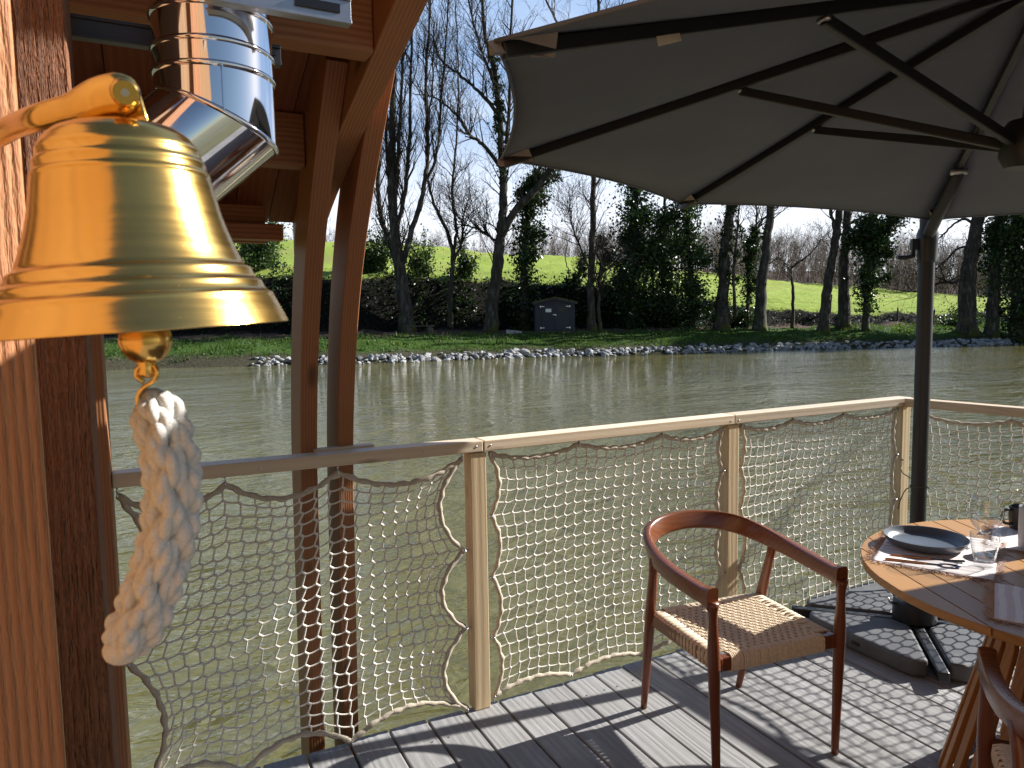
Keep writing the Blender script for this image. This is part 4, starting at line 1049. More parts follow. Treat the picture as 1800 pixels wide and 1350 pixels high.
# ------------------------------------------------------------------ chimney pipe
def build_pipe():
    ax = spot(376, 100, 1.25); X, Y = ax[0], ax[1]; r = .0985
    zt = lambda py: float(spot(376, py, 1.16)[2])
    root = empty('chimney_pipe', (X, Y, zt(0)), 'polished stainless chimney pipe with an angled elbow under the roof', 'chimney pipe')
    nv = 72; ang = np.arange(nv) * 2 * math.pi / nv
    dirv = np.array([-.74, .05, -.67]); dirv /= np.linalg.norm(dirv)
    zc = zt(208) + .02; cen = np.array([X, Y, zc]); nrm = (np.array([0, 0, -1.]) + dirv); nrm /= np.linalg.norm(nrm)
    def ringz(z, rr): return np.stack([X + rr * np.cos(ang), Y + rr * np.sin(ang), np.full(nv, z)], -1)
    base = ringz(0, r); miter = base.copy(); miter[:, 2] = zc - ((base[:, :2] - cen[:2]) @ nrm[:2]) / nrm[2]
    def loft(rings):
        V = np.concatenate(rings); fs = []
        for i in range(len(rings) - 1):
            for j in range(nv):
                k = (j + 1) % nv; fs.append((i * nv + j, i * nv + k, (i + 1) * nv + k, (i + 1) * nv + j))
        return MB().add(V, fs)
    obj('pipe', loft([ringz(zt(-260), r), ringz(zt(64), r), ringz(zt(108), r), miter]), M['chrome'], root, auto=30)
    ln = .215
    lower = [miter - 0, miter + dirv * 0]
    off = (miter - cen) - ((miter - cen) @ dirv)[:, None] * dirv
    endr = cen + dirv * ln + off
    e = loft([miter, endr]); e.add(np.concatenate([endr, (cen + dirv * (ln + .002))[None]]), [(j, (j + 1) % nv, nv) for j in range(nv)])
    obj('elbow', e, M['chrome'], root, auto=30)
    def ridge(ring, up, wd, hh):
        cc = ring.mean(0); o = ring - cc; ol = o / np.linalg.norm(o, axis=1)[:, None]
        R_ = [ring + up * (-wd), ring + ol * hh * .8 + up * (-wd * .5), ring + ol * hh, ring + ol * hh * .8 + up * (wd * .5), ring + up * wd]
        return loft(R_)
    for py in (4, 66, 108):
        obj('bead', ridge(ringz(zt(py), r), np.array([0, 0, 1.]), .0055, .0042), M['chrome'], root, auto=50)
    obj('bead', ridge(miter, nrm, .005, .004), M['chrome'], root, auto=50)
    band = loft([ringz(zt(70), r + .0012), ringz(zt(104), r + .0012)]); bo = obj('clamp_band', band, M['chrome'], root, auto=30)
    for pxa, pxb in ((303, 320), (321, 336), (351, 364)):
        m = MB(); a = spot(pxa, 88, 1.165); b = spot(pxb, 88, 1.160)
        m.bar(a, b, .012, .030); obj('latch', m, M['chrome'], bo, bevel=.002)
    m = MB(); a = spot(391, 112, 1.157); m.bar(np.array([a[0], a[1] + .003, zt(112)]), np.array([a[0], a[1] + .003, zt(190)]), .0022, .006, (0, 1, 0)); obj('seam', m, M['chrome'], root)
    # mounting channels
    def channel(x0, x1, y, z, h=.042, d=.022):
        m = MB(); t = .0025
        m.box((x0, y, z), (x1, y + t, z + h)); m.box((x0, y + t + .0002, z), (x1, y + d, z + t)); m.box((x0, y + t + .0002, z + h - t), (x1, y + d, z + h)); m.box((x0, y - .004, z - .001), (x1, y - .0002, z + .005)); m.box((x0, y - .004, z + h - .005), (x1, y - .0002, z + h + .001))
        xx = x1 - .03
        return m
    p = spot(460, 20, 1.2); z1 = float(p[2])
    xr = spot(545, 15, 1.27)[0]
    o = obj('mounting_channel', channel(X - .02, .335, Y - .128, z1 - .012), M['galv'], root, bevel=.0006)
    m = MB(); m.box((.24, Y - .1325, z1 + .002), (.315, Y - .1285, z1 + .016)); obj('slot', m, M['dark'], o)
    yb = Y + .115; zb = float((CAM + (fwd * F_PX + rgt * (480 - CXP) + upv * (CYP - 110)) * (yb / (fwd * F_PX + rgt * (480 - CXP) + upv * (CYP - 110))[1]))[2])
    xb = float((fwd * F_PX + rgt * (494 - CXP) + upv * (CYP - 100))[0] / (fwd * F_PX + rgt * (494 - CXP) + upv * (CYP - 100))[1] * yb)
    o = obj('mounting_channel', channel(-.762, xb, yb, zb - .003, .036), M['steel_dark_refl'], root, bevel=.0006)
    m = MB(); m.box((xb - .028, yb - .0035, zb + .013), (xb - .010, yb - .0003, zb + .023)); obj('slot', m, M['dark'], o)
build_pipe()

# ------------------------------------------------------------------ parasol
def build_umbrella():
    cx, cy, zr, RR_, hh, ph, tx, ty = 2.075, 1.097, 1.976, 1.5, .455, 3.073, .072, .05
    Rm = np.array([[1, 0, ty], [0, 1, -tx], [-ty, tx, 1]]); c0 = np.array([cx, cy, zr])
    base = np.array([3.255, 2.130, 0.0])
    root = empty('cantilever_parasol', tuple(base), 'grey octagonal cantilever parasol on a dark mast with a slab base', 'parasol')
    tip = [c0 + Rm @ np.array([RR_ * math.cos(ph - k * math.pi / 4), RR_ * math.sin(ph - k * math.pi / 4), 0]) for k in range(8)]
    crown = c0 + Rm @ np.array([0, 0, hh]); axis = Rm @ np.array([0, 0, 1.0]); axis /= np.linalg.norm(axis)
    # cloth: eight panels, each hem curving in between the tips
    V, Fc = [], []; ns, nt = 14, 12
    for k in range(8):
        a, b = tip[k], tip[(k + 1) % 8]; o = len(V) * (ns + 1) * (nt + 1)
        g = np.empty((ns + 1, nt + 1, 3))
        for i in range(ns + 1):
            s = i / ns
            for j in range(nt + 1):
                t = j / nt; hem = 1 - .03 * 4 * t * (1 - t) * s ** 3
                p = crown + ((a * (1 - t) + b * t) - crown) * s * hem
                p = p - axis * (.018 * 4 * t * (1 - t) * math.sin(math.pi * s)) - axis * .03 * s * (1 - s)
                g[i, j] = p
        V.append(g.reshape(-1, 3))
        i, j = np.meshgrid(np.arange(ns), np.arange(nt), indexing='ij'); q = (i * (nt + 1) + j).ravel() + o
        Fc.append(np.stack([q, q + 1, q + nt + 2, q + nt + 1], -1))
    can = cloud('canopy', np.concatenate(V), np.concatenate(Fc), M['canopy'], root, smooth=True)
    md = can.modifiers.new('cloth_thickness', 'SOLIDIFY'); md.thickness = .0016
    m = MB()
    for k in range(8):
        a, b = tip[k], tip[(k + 1) % 8]; pts = []
        for t in np.linspace(0, 1, 24): pts.append(crown + ((a * (1 - t) + b * t) - crown) * (1 - .03 * 4 * t * (1 - t)) * .999 - axis * .002)
        m.tube(pts, .0042, 6)
    obj('hem', m, M['canopy'], can, smooth=True)
    for k in range(8):
        d = crown - tip[k]; L = np.linalg.norm(d); d /= L; q = tip[k]
        sd = np.cross(d, axis); sd /= np.linalg.norm(sd); dn = np.cross(sd, d); dn = dn if dn @ axis < 0 else -dn
        m = MB(); m.bar(q + d * .012 + dn * .020, crown + dn * .030 - d * .04, .020, .030, axis); obj('rib', m, M['steel_dark'], root, bevel=.003)
        if k != 7:
            m = MB(); v = [q - d * .012, q + d * .115 + sd * .034 + dn * .001, q + d * .115 + dn * .044, q + d * .115 - sd * .034 + dn * .001, q - d * .01 + dn * .022 + sd * .012, q - d * .01 + dn * .022 - sd * .012]
            m.add(v, [(0, 4, 2, 1), (0, 3, 2, 5), (4, 5, 2), (0, 5, 4), (0, 1, 3)])
            obj('corner_pocket', m, M['pocket'], can)
        else:
            m = MB(); v = [q - d * .012, q + d * .115 + sd * .034 + dn * .001, q + d * .115 + dn * .044, q + d * .115 - sd * .034 + dn * .001, q - d * .01 + dn * .022 + sd * .012, q - d * .01 + dn * .022 - sd * .012]
            m.add(v, [(0, 4, 2, 1), (0, 3, 2, 5), (4, 5, 2), (0, 5, 4), (0, 1, 3)]); obj('corner_pocket', m, M['pocket'], can)
        at = q + (crown - q) * .50 + dn * .045; hub = crown - axis * .44 + (tip[k] - c0) / RR_ * .05
        m = MB(); m.bar(at, hub, .018, .026, axis); obj('strut', m, M['steel_dark'], root, bevel=.003)
        m = MB(); m.tube([at - sd * .016, at + sd * .016], .006, 10); obj('rivet', m, M['bolt'], root, smooth=True)
    m = MB(); m.tube([crown - axis * .50, crown - axis * .47, crown - axis * .40, crown - axis * .38], [.045, .062, .062, .05], 20); obj('runner', m, M['steel_dark'], root, auto=35)
    m = MB(); m.tube([crown - axis * .39, crown - axis * .02], .021, 16); obj('centre_pole', m, M['steel_dark'], root, smooth=True)
    m = MB(); m.tube([crown - axis * .06, crown - axis * .045, crown - axis * .012], [.05, .065, .06], 20); obj('crown_hub', m, M['steel_dark'], root, auto=35)
    # white label on the rib of the first tip
    d = crown - tip[0]; q = tip[0] + d * .40; sd = np.cross(d, axis); sd /= np.linalg.norm(sd); dn = -axis
    q0 = spot(1140, 33, 1.55)
    # nearest point of the first rib to the label's bearing
    tt = np.linspace(0, 1, 200); pr = np.array([tip[0] + d * t for t in tt]); rel = pr - CAM
    px_ = 900 + 1250 * (rel @ rgt) / (rel @ fwd); i0 = int(np.argmin(np.abs(px_ - 1150))); i1 = int(np.argmin(np.abs(px_ - 1188)))
    m = MB(); du = d / np.linalg.norm(d)
    a, b = pr[min(i0, i1)], pr[max(i0, i1)]; side = sd if ((sd @ (CAM - a)) > 0) else -sd
    v = [a + dn * .036 + side * .013, b + dn * .036 + side * .013, b + dn * .052 + side * .022, a + dn * .056 + side * .022]
    v2 = [p + dn * .0012 for p in v]
    m.add(v + v2, [(0, 1, 2, 3), (7, 6, 5, 4), (0, 4, 5, 1), (1, 5, 6, 2), (2, 6, 7, 3), (3, 7, 4, 0)]); obj('label_tab', m, M['label'], can)
    # mast, collar, arm
    up = np.array([0, 0, 1.])
    m = MB(); m.tube([base + up * .10, base + up * 2.16], .0345, 28); obj('mast', m, M['steel_dark'], root, auto=40)
    m = MB(); m.tube([base + up * 2.16, base + up * 2.162, base + up * 2.185], [.0355, .038, .03], 28); obj('mast_cap', m, M['black'], root, auto=35)
    m = MB(); m.tube([base + up * z for z in (1.80, 1.803, 1.90, 1.93, 1.955)], [.0375, .041, .046, .046, .039], 28); col = obj('collar', m, M['black'], root, auto=35)
    lf = -rgt * np.array([1, 1, 0]); lf /= np.linalg.norm(lf)
    m = MB(); a = base + up * 1.885; m.bar(a + lf * .03, a + lf * .075, .022, .05); m.tube([a + lf * .062 - up * .01, a + lf * .066 - up * .055, a + lf * .10 - up * .062, a + lf * .138 - up * .060], [.010, .011, .012, .010], 12); obj('crank_handle', m, M['black'], col, auto=40)
    d = crown - tip[3]; att = tip[3] + d * .36 - axis * .048
    m = MB(); m.tube([base + up * 1.91 - lf * .0, base + up * 1.93 + (att - base) * .06 * np.array([1, 1, 0]), att], [.026, .026, .022], 18); obj('carrying_arm', m, M['steel_dark'], root, smooth=True)
    m = MB(); m.tube([att - np.array([.02, -.02, 0]), att + np.array([.02, -.02, 0])], .012, 12); obj('arm_bolt', m, M['bolt'], root, smooth=True)
    # base: cross of tubes, four corner slabs, mast hub
    H = .43
    cor = [np.array([sx * H, sy * H]) for sx, sy in ((-1, -1), (-1, 1), (1, 1), (1, -1))]
    for i in range(4):
        a, b = cor[i], cor[(i + 1) % 4]; e = (a + b) / 2; e /= np.linalg.norm(e); f = (b - a) / np.linalg.norm(b - a)
        la = H * .985; poly = []
        for u, v in ((.11, .05), (.42 * la + .03, .36), (la - .05, la - .10), (la - .008, la - .17), (la, la - .26)):
            poly.append((u, v))
        pl = [e * u - f * v for u, v in poly] + [e * u + f * v for u, v in reversed(poly)]
        pl = [e * .10 - f * .045] + [e * (la - .06) - f * (la - .115), e * (la - .012) - f * (la - .15), e * la - f * (la - .21)] + [e * la + f * (la - .21), e * (la - .012) + f * (la - .15), e * (la - .06) + f * (la - .115)] + [e * .10 + f * .045]
        m = MB(); m.prism([(base[0] + p[0], base[1] + p[1]) for p in pl], .002, .083); s_ = obj('base_slab', m, M['slab'], root, bevel=.016, segs=3)
        m = MB(); w = e * (la + .001); m.bar([base[0] + w[0] - f[0] * .02, base[1] + w[1] - f[1] * .02, .045], [base[0] + w[0] + f[0] * .02, base[1] + w[1] + f[1] * .02, .045], .003, .016); obj('filler_plug', m, M['black'], s_)
        d2 = a / np.linalg.norm(a)
        m = MB(); m.bar([base[0] + d2[0] * .05, base[1] + d2[1] * .05, .052], [base[0] + d2[0] * .56, base[1] + d2[1] * .56, .052], .046, .046); obj('base_cross', m, M['steel_dark'], root, bevel=.008)
    m = MB(); m.tube([base + up * z for z in (.078, .08, .165, .175)], [.095, .098, .096, .086], 36); hb = obj('base_hub', m, M['black'], root, auto=35)
    m = MB(); m.tube([base + up * .1751, base + up * .20, base + up * .23], [.05, .047, .042], 28); obj('base_sleeve', m, M['steel_dark'], root, auto=35)
    a = base + up * .155 + lf * .095; m = MB(); m.tube([a, a + lf * .028 + up * .008, a + lf * .038 + up * .03], [.007, .007, .005], 8); obj('foot_lever', m, M['steel'], hb, smooth=True)
    # wire tied round mast and corner post
    m = MB(); z = .735; c = base + up * z; pst = np.array([3.70, 2.54, z])
    ring = [c + .037 * np.array([math.cos(a), math.sin(a), .08 * math.sin(2 * a)]) for a in np.linspace(-1.2, 5.4, 26)]
    pth = [c + np.array([-.02, .09, -.13]), c + np.array([-.01, .08, -.07]), c + np.array([.015, .06, -.02])] + ring + [c + np.array([.16, .2, .015]), pst + np.array([-.012, -.036, .02]), pst + np.array([-.05, -.05, .03])]
    m.tube(resample(pth, 90), .0028, 6)
    tag(obj('wire_tie', m, M['oldwood'], smooth=True), 'twisted wire tying the parasol mast to the corner post', 'wire')
build_umbrella()

# ------------------------------------------------------------------ table
TC = np.array([2.546, 1.095]); TZ = .742
def build_table():
    root = empty('round_table', (TC[0], TC[1], 0), 'round slatted teak table on a flared slatted pedestal', 'table')
    Rt = .647; dr = R(65); e = np.array([math.cos(dr), math.sin(dr)]); f = np.array([-e[1], e[0]])
    m = MB(); rng = np.random.default_rng(9); pitch = .0895; o0 = -.468
    o = o0 + pitch * -3
    while o < Rt:
        lo, hi = max(o + .002, -Rt + .002), min(o + pitch - .002, Rt - .002)
        if hi > lo + .004:
            a0 = np.linspace(lo, hi, 14); pl = [(u, math.sqrt(max(0, Rt * Rt - u * u))) for u in a0]; pl = pl + [(u, -v) for u, v in reversed(pl)]
            m.cur = float(rng.uniform()); m.prism([tuple(TC + f * -u + e * v) for u, v in pl], TZ - .026, TZ)
        o += pitch
    # grain follows the slats: keep the slats in a frame turned with them
    V = m.verts() - np.array([TC[0], TC[1], 0]); a = R(90) - dr
    m.v = [np.stack([V[:, 0] * math.cos(a) - V[:, 1] * math.sin(a), V[:, 0] * math.sin(a) + V[:, 1] * math.cos(a), V[:, 2]], -1)]
    t = obj('tabletop', m, M['teak'], root, local=True, bevel=.0018); t.rotation_euler = (0, 0, -a)
    m = MB(); m.lathe([(0.0, TZ - .05), (Rt - .07, TZ - .05), (Rt - .06, TZ - .045), (Rt - .06, TZ - .028), (0, TZ - .028)], 64, (TC[0], TC[1], 0)); obj('under_frame', m, M['teak_z'], root, auto=30)
    m = MB(); n = 30
    for i in range(n):
        a = i * 2 * math.pi / n; m.cur = float(rng.uniform()); u = np.array([math.cos(a), math.sin(a)])
        p = [np.array([TC[0] + u[0] * r, TC[1] + u[1] * r, z]) for r, z in ((.385, .0015), (.30, .34), (.255, .52), (.24, TZ - .0505))]
        for q, w in zip(p[:-1], p[1:]): m.bar(q, w, .036, .018, (u[0], u[1], 0))
    obj('pedestal', m, M['teak_z'], root, bevel=.002)
    m = MB(); m.lathe([(0, .02), (.28, .02), (.28, .05), (0, .05)], 40, (TC[0], TC[1], 0)); m.lathe([(.09, .05), (.09, .69)], 24, (TC[0], TC[1], 0)); obj('pedestal_core', m, M['teak_z'], root, auto=30)
build_table()

# ------------------------------------------------------------------ chairs
def build_chair(loc, rz, label):
    root = empty('woven_armchair', (loc[0], loc[1], 0), label, 'chair', 'woven seat armchairs round the table', rz)
    kw = dict(local=True)
    half = [(.268, -.245, .6415), (.276, -.15, .646), (.281, -.04, .655), (.276, .07, .668), (.252, .175, .686), (.205, .255, .706), (.12, .308, .722), (0, .325, .730)]
    path = [np.array(p) for p in half] + [np.array((-x, y, z)) for x, y, z in reversed(half[:-1])]
    path = resample(path, 97); n = len(path); sgn = np.abs(np.linspace(-1, 1, n)); m = MB()
    t = np.gradient(path, axis=0); t /= np.linalg.norm(t, axis=1)[:, None]; V = []; ns = 16
    for i in range(n):
        s = sgn[i]; back = 1 - smooth(.25, .75, s)
        hw = .0205 - .0050 * back; hh = .0285 + .009 * back
        if s > .94: k = 1 + .12 * (s - .94) / .06; hw *= k; hh *= 1 + .35 * (s - .94) / .06
        side = np.cross(t[i], (0, 0, 1.)); side /= np.linalg.norm(side); u = np.array([0, 0, 1.]); u = u - t[i] * (u @ t[i]); u /= np.linalg.norm(u)
        # the back leans outwards
        ln = .30 * back; u2 = u * math.cos(ln) + (-side if side @ path[i] < 0 else side) * math.sin(ln) * (1 if path[i] @ side != 0 else 0); u2 /= np.linalg.norm(u2); sd = np.cross(t[i], u2)
        for a in np.arange(ns) * 2 * math.pi / ns:
            ca, sa = math.cos(a), math.sin(a); ex = .38
            V.append(path[i] + sd * hw * math.copysign(abs(ca) ** ex, ca) + u2 * hh * math.copysign(abs(sa) ** ex, sa))
    fs = [tuple(range(ns - 1, -1, -1)), tuple((n - 1) * ns + j for j in range(ns))]
    for i in range(n - 1):
        for j in range(ns):
            k = (j + 1) % ns; fs.append((i * ns + j, i * ns + k, (i + 1) * ns + k, (i + 1) * ns + j))
    m.add(V, fs); obj('arm_rail', m, M['walnut_arm'], root, auto=50, **kw)
    for sx in (-1, 1):
        m = MB(); z = np.array([.001, .03, .2, .36, .42, .47, .53, .57, .60, .617, .632]); r = np.array([.0125, .0135, .0165, .0200, .0212, .0205, .0165, .0150, .0165, .0200, .022])
        m.tube([(sx * (.250 + .018 * q / .63), -.25 + .006 * q / .63, q) for q in z], r, 18); obj('front_leg', m, M['walnut'], root, smooth=True, **kw)
        m = MB(); z = np.array([.001, .03, .2, .38, .43, .50, .60, .668]); r = np.array([.0125, .0135, .017, .0205, .021, .019, .0165, .0185])
        y = .262 - (.262 - .11) * (z / .67); x = .228 + (.272 - .228) * (z / .67)
        m.tube([(sx * a, b, c) for a, b, c in zip(x, y, z)], r, 18); obj('rear_leg', m, M['walnut'], root, smooth=True, **kw)
        m = MB(); m.bar((sx * .238, -.248, .412), (sx * .248, .172, .412), .024, .048); obj('side_rail', m, M['walnut'], root, bevel=.005, **kw)
    m = MB(); m.bar((-.252, -.232, .412), (.252, -.232, .412), .026, .050); obj('front_rail', m, M['walnut'], root, bevel=.005, **kw)
    m = MB(); m.bar((-.252, .172, .412), (.252, .172, .412), .026, .046); obj('back_rail', m, M['walnut'], root, bevel=.005, **kw)
    # woven paper cord seat: cords wrapped over front and back rails, cross cords woven over and under pairs
    m = MB(); rng = np.random.default_rng(21); X0 = .196; nw = 54; r = .0034
    for i in range(nw):
        x = -X0 + 2 * X0 * (i + .5) / nw + rng.normal() * .0006
        yf, yb, zt = -.232, .172, .4395
        ph = (i // 2) % 2
        ys = np.linspace(yf + .014, yb - .014, 46)
        zz = zt - .006 * np.sin(np.pi * (ys - yf) / (yb - yf)) + .0022 * np.cos((ys - yf) / .0215 * math.pi + ph * math.pi)
        pts = [(x, yf + .010, .386), (x, yf - .008, .383), (x, yf - .0165, .390), (x, yf - .0175, .412), (x, yf - .0155, .433), (x, yf - .004, .4408)] + [(x + rng.normal() * .0003, a, b) for a, b in zip(ys, zz)] + [(x, yb + .004, .4385), (x, yb + .0155, .430), (x, yb + .0175, .412), (x, yb + .0165, .39), (x, yb + .004, .386)]
        m.tube(pts, r, 6)
    y = -.205; row = 0
    while y < .150:
        for dy in (-.0036, .0036):
            xs = np.linspace(-X0 + .002, X0 - .002, 110); pr_ = 2 * X0 / nw * 4
            zz = .4405 - .006 * math.sin(math.pi * (y + .232) / .404) + .0044 * np.cos((xs + X0) / pr_ * 2 * math.pi - math.pi * .5 + (row % 2) * math.pi)
            sl = [(X0 + .038, y + dy, .440), (X0 + .052, y + dy, .433), (X0 + .055, y + dy, .412), (X0 + .05, y + dy, .39), (X0 + .036, y + dy, .386)]
            sl = [(min(a, .256), b, c) for a, b, c in sl]
            pts = [(-a, b, c) for a, b, c in reversed(sl)] + [(a, y + dy + .0006 * math.sin(a * 300 + row), b) for a, b in zip(xs, zz)] + sl
            m.tube(pts, .0033, 6)
        y += .0215; row += 1
    yy = -.205
    for sx in (-1, 1):     # cord wound tightly along the side rails
        for q in np.arange(-.208, .156, .0068):
            if abs(((q + .205) % .0215) - .0036) < .004: continue
            m.tube([(sx * .205, q, .439), (sx * .236, q, .4405), (sx * .2525, q, .434), (sx * .2545, q, .412), (sx * .252, q, .388), (sx * .238, q, .384)], .0031, 5)
    obj('woven_seat', m, M['papercord'], root, smooth=True, **kw)
    return root
chair = build_chair((1.878, 1.927), R(-7), 'oiled wood armchair with a woven cord seat standing alone on the sunlit deck')
def copy_tree(o, parent=None):
    c = o.copy(); COL.objects.link(c)
    if parent is not None: c.parent = parent
    for ch in list(o.children): copy_tree(ch, c)
    return c
c2 = copy_tree(chair); c2.location = (1.895, .69, 0); c2.rotation_euler = (0, 0, R(90 + 39))
c2['label'] = 'dark armchair in shade at the right edge, pushed up against the round table'

# ------------------------------------------------------------------ on the table
def build_setting():
    rng = np.random.default_rng(33)
    def mat(label, cen, ang, L, Wd, seed):
        rg = np.random.default_rng(seed); nx, ny = 40, 30
        u, v = np.meshgrid(np.linspace(-L / 2, L / 2, nx), np.linspace(-Wd / 2, Wd / 2, ny), indexing='ij')
        z = .0018 + .0022 * np.abs(np.sin(u * 19 + seed) * np.sin(v * 23 + seed * 2)) + .002 * np.exp(-(np.minimum(L / 2 - np.abs(u), Wd / 2 - np.abs(v)) / .02) ** 2) * np.abs(np.sin(u * 31 + v * 27))
        P = np.stack([u, v, z], -1).reshape(-1, 3)
        i, j = np.meshgrid(np.arange(nx - 1), np.arange(ny - 1), indexing='ij'); q = (i * ny + j).ravel(); Fc = np.stack([q, q + ny, q + ny + 1, q + 1], -1)
        root = empty('placemat', (cen[0], cen[1], TZ), label, 'placemat', 'gauzy fringed placemats', ang)
        o = cloud('cloth', P, Fc, M['linen'], None, smooth=True); o.parent = root
        md = o.modifiers.new('cloth_thickness', 'SOLIDIFY'); md.thickness = .0012; md.offset = 1
        PP = []
        for side in (0, 1, 2, 3):
            ln = L if side < 2 else Wd
            for t in np.arange(-ln / 2, ln / 2, .0022):
                sgn = 1 if side % 2 else -1; b = np.array([t, sgn * Wd / 2, .0022]) if side < 2 else np.array([sgn * L / 2, t, .0022])
                od = np.array([0, sgn, 0]) if side < 2 else np.array([sgn, 0, 0]); l = rg.uniform(.012, .024)
                j1 = rg.normal(size=3) * .0028; j1[2] = abs(j1[2]) * .9; j2 = rg.normal(size=3) * .0055; j2[2] = abs(j2[2]) * .8
                PP.append([b - od * .002, b + od * l * .35 + j1 * .5, b + od * l * .7 + j1, b + od * l + j2])
        PP = np.array(PP); V, Fc = polytubes(PP, np.full(PP.shape[:2], .00075)); V[:, 2] = np.maximum(V[:, 2], .0006)
        o = cloud('fringe', V, Fc, M['fringe']); o.parent = root
    mat('pale fringed placemat lying under the blue grey plate', (2.372, 1.476), R(27), .455, .335, 1)
    mat('grey pink fringed placemat in shade at the front right of the table', (2.19, .95), R(-61), .42, .30, 2)
    mat('fringed placemat behind the wine glass at the far right of the table', (2.80, 1.30), R(-63), .42, .30, 3)
    # plate
    m = MB(); m.lathe([(0, .0), (.098, 0), (.103, .0015), (.118, .010), (.1275, .024), (.1315, .0325), (.1325, .0340), (.1318, .0350), (.1295, .0345), (.1240, .0245), (.1150, .0120), (.1020, .0062), (0, .0052)], 96, (2.382, 1.528, TZ + .0055))
    tag(obj('plate', m, M['plate'], auto=40), 'round blue grey stoneware plate on the pale placemat', 'plate')
    def cutlery(kind, label, p, q, z=.0065):
        p = np.array([p[0], p[1], TZ + z]); q = np.array([q[0], q[1], TZ + z]); d = q - p; L = np.linalg.norm(d); d /= L; s = np.array([-d[1], d[0], 0]); up = np.array([0, 0, 1.])
        root = empty(kind, tuple(p), label, kind, 'cutlery beside the plate')
        m = MB(); pts = [p, p + d * .01, p + d * .06, p + d * .118]; m.tube(pts, [.0040, .0052, .0047, .0038], 12, sx=1.0); obj('handle', m, M['copper'], root, auto=40)
        m = MB(); m.tube([p + d * .1185, p + d * .135, p + d * .155], [.0030, .0026, .0026], 10)
        if kind == 'spoon':
            V = []; Fs = []; nr, na = 7, 24
            for i in range(nr + 1):
                rr = i / nr
                for j in range(na):
                    a = j * 2 * math.pi / na; V.append(p + d * (.183 + .032 * rr * math.cos(a)) + s * (.0195 * rr * math.sin(a)) + up * (.0055 * rr * rr - .004))
            for i in range(nr):
                for j in range(na):
                    k = (j + 1) % na; Fs.append((i * na + j, i * na + k, (i + 1) * na + k, (i + 1) * na + j))
            m.add(V, Fs)
        elif kind == 'fork':
            m.bar(p + d * .155, p + d * .178, .021, .0022)
            for k in range(4): m.bar(p + d * .178 + s * (-.0085 + .00567 * k), p + d * .214 + s * (-.0085 + .00567 * k) + up * .003, .0027, .0019)
        else:
            m.prism([tuple((p + d * a + s * b)[:2]) for a, b in ((.15, -.005), (.19, -.011), (.215, -.006), (.222, .003), (.15, .004))], p[2] - .0008, p[2] + .0009)
        obj('head', m, M['cutlery_dark'], root, auto=50)
    a = onz(1556, 986, TZ)[:2]; b = onz(1694, 1001, TZ)[:2]
    cutlery('spoon', 'copper handled dark spoon lying nearest the rim of the table', a, b)
    a = onz(1566, 979, TZ)[:2]; b = onz(1690, 991, TZ)[:2]
    cutlery('fork', 'copper handled dark fork lying between the spoon and the plate', a, b)
    a = onz(1630, 931, TZ)[:2]; b = onz(1704, 968, TZ)[:2]
    g = (b - a) / np.linalg.norm(b - a); cutlery('knife', 'dark knife lying beyond the plate next to the glasses', b - g * .222, b)
    # glasses
    def glass(name, label, cat, prof, pos):
        m = MB(); m.lathe(prof, 72, (pos[0], pos[1], TZ + .0068), None); tag(obj(name, m, M['glass'], smooth=True), label, cat)
    p = onz(1730, 979, TZ)
    outer = [(0, 0), (.034, 0), (.0355, .0012), (.034, .0026), (.016, .0058), (.0062, .011), (.0046, .022), (.0044, .045), (.0052, .062), (.0085, .070), (.022, .083), (.037, .100), (.047, .120), (.0515, .142), (.0510, .162), (.0475, .186), (.0445, .202)]
    inner = [(.0437, .2026), (.0432, .202), (.0463, .186), (.0498, .162), (.0502, .142), (.0457, .120), (.0355, .101), (.0205, .0845), (.008, .0735), (0, .0715)]
    glass('wine_glass', 'clear stemmed wine glass standing behind the tumbler', 'wine glass', outer + inner, p)
    p = onz(1729, 998, TZ)
    outer = [(0, 0), (.027, 0), (.0300, .002), (.0290, .006), (.0265, .010), (.0275, .016), (.033, .035), (.0375, .06), (.0405, .085), (.0420, .105)]
    inner = [(.0412, .1055), (.0404, .105), (.0388, .085), (.0355, .06), (.0305, .035), (.024, .019), (0, .016)]
    glass('tumbler', 'clear faceted water tumbler in front of the wine glass', 'tumbler', outer + inner, p)
    p = onz(1818, 968, TZ); m = MB()
    m.lathe([(0, 0), (.044, 0), (.0465, .002), (.0475, .02), (.0482, .145), (.0488, .150), (.0475, .1515), (.0458, .148), (.0450, .02), (0, .012)], 64, (p[0], p[1], TZ + .0008)); tag(obj('beaker', m, M['cup'], auto=40), 'tall grey stoneware beaker at the right edge of the view', 'beaker')
    p = onz(1782, 932, TZ); root = empty('black_mug', (p[0], p[1], TZ + .0045), 'black mug with a looped handle behind the grey beaker', 'mug')
    m = MB(); m.lathe([(0, 0), (.035, 0), (.040, .003), (.044, .05), (.043, .085), (.0415, .086), (.040, .084), (.041, .05), (.037, .008), (0, .006)], 48, (p[0] + .03, p[1] - .012, TZ + .0045)); obj('body', m, M['black'], root, auto=40)
    q = np.array([p[0] + .03, p[1] - .012, TZ]); lf = -np.array([rgt[0], rgt[1], 0]); m = MB(); m.tube(resample([q + lf * .042 + (0, 0, .078), q + lf * .066 + (0, 0, .078), q + lf * .076 + (0, 0, .055), q + lf * .068 + (0, 0, .03), q + lf * .043 + (0, 0, .024)], 24), .0055, 10); obj('handle', m, M['black'], root, smooth=True)
build_setting()

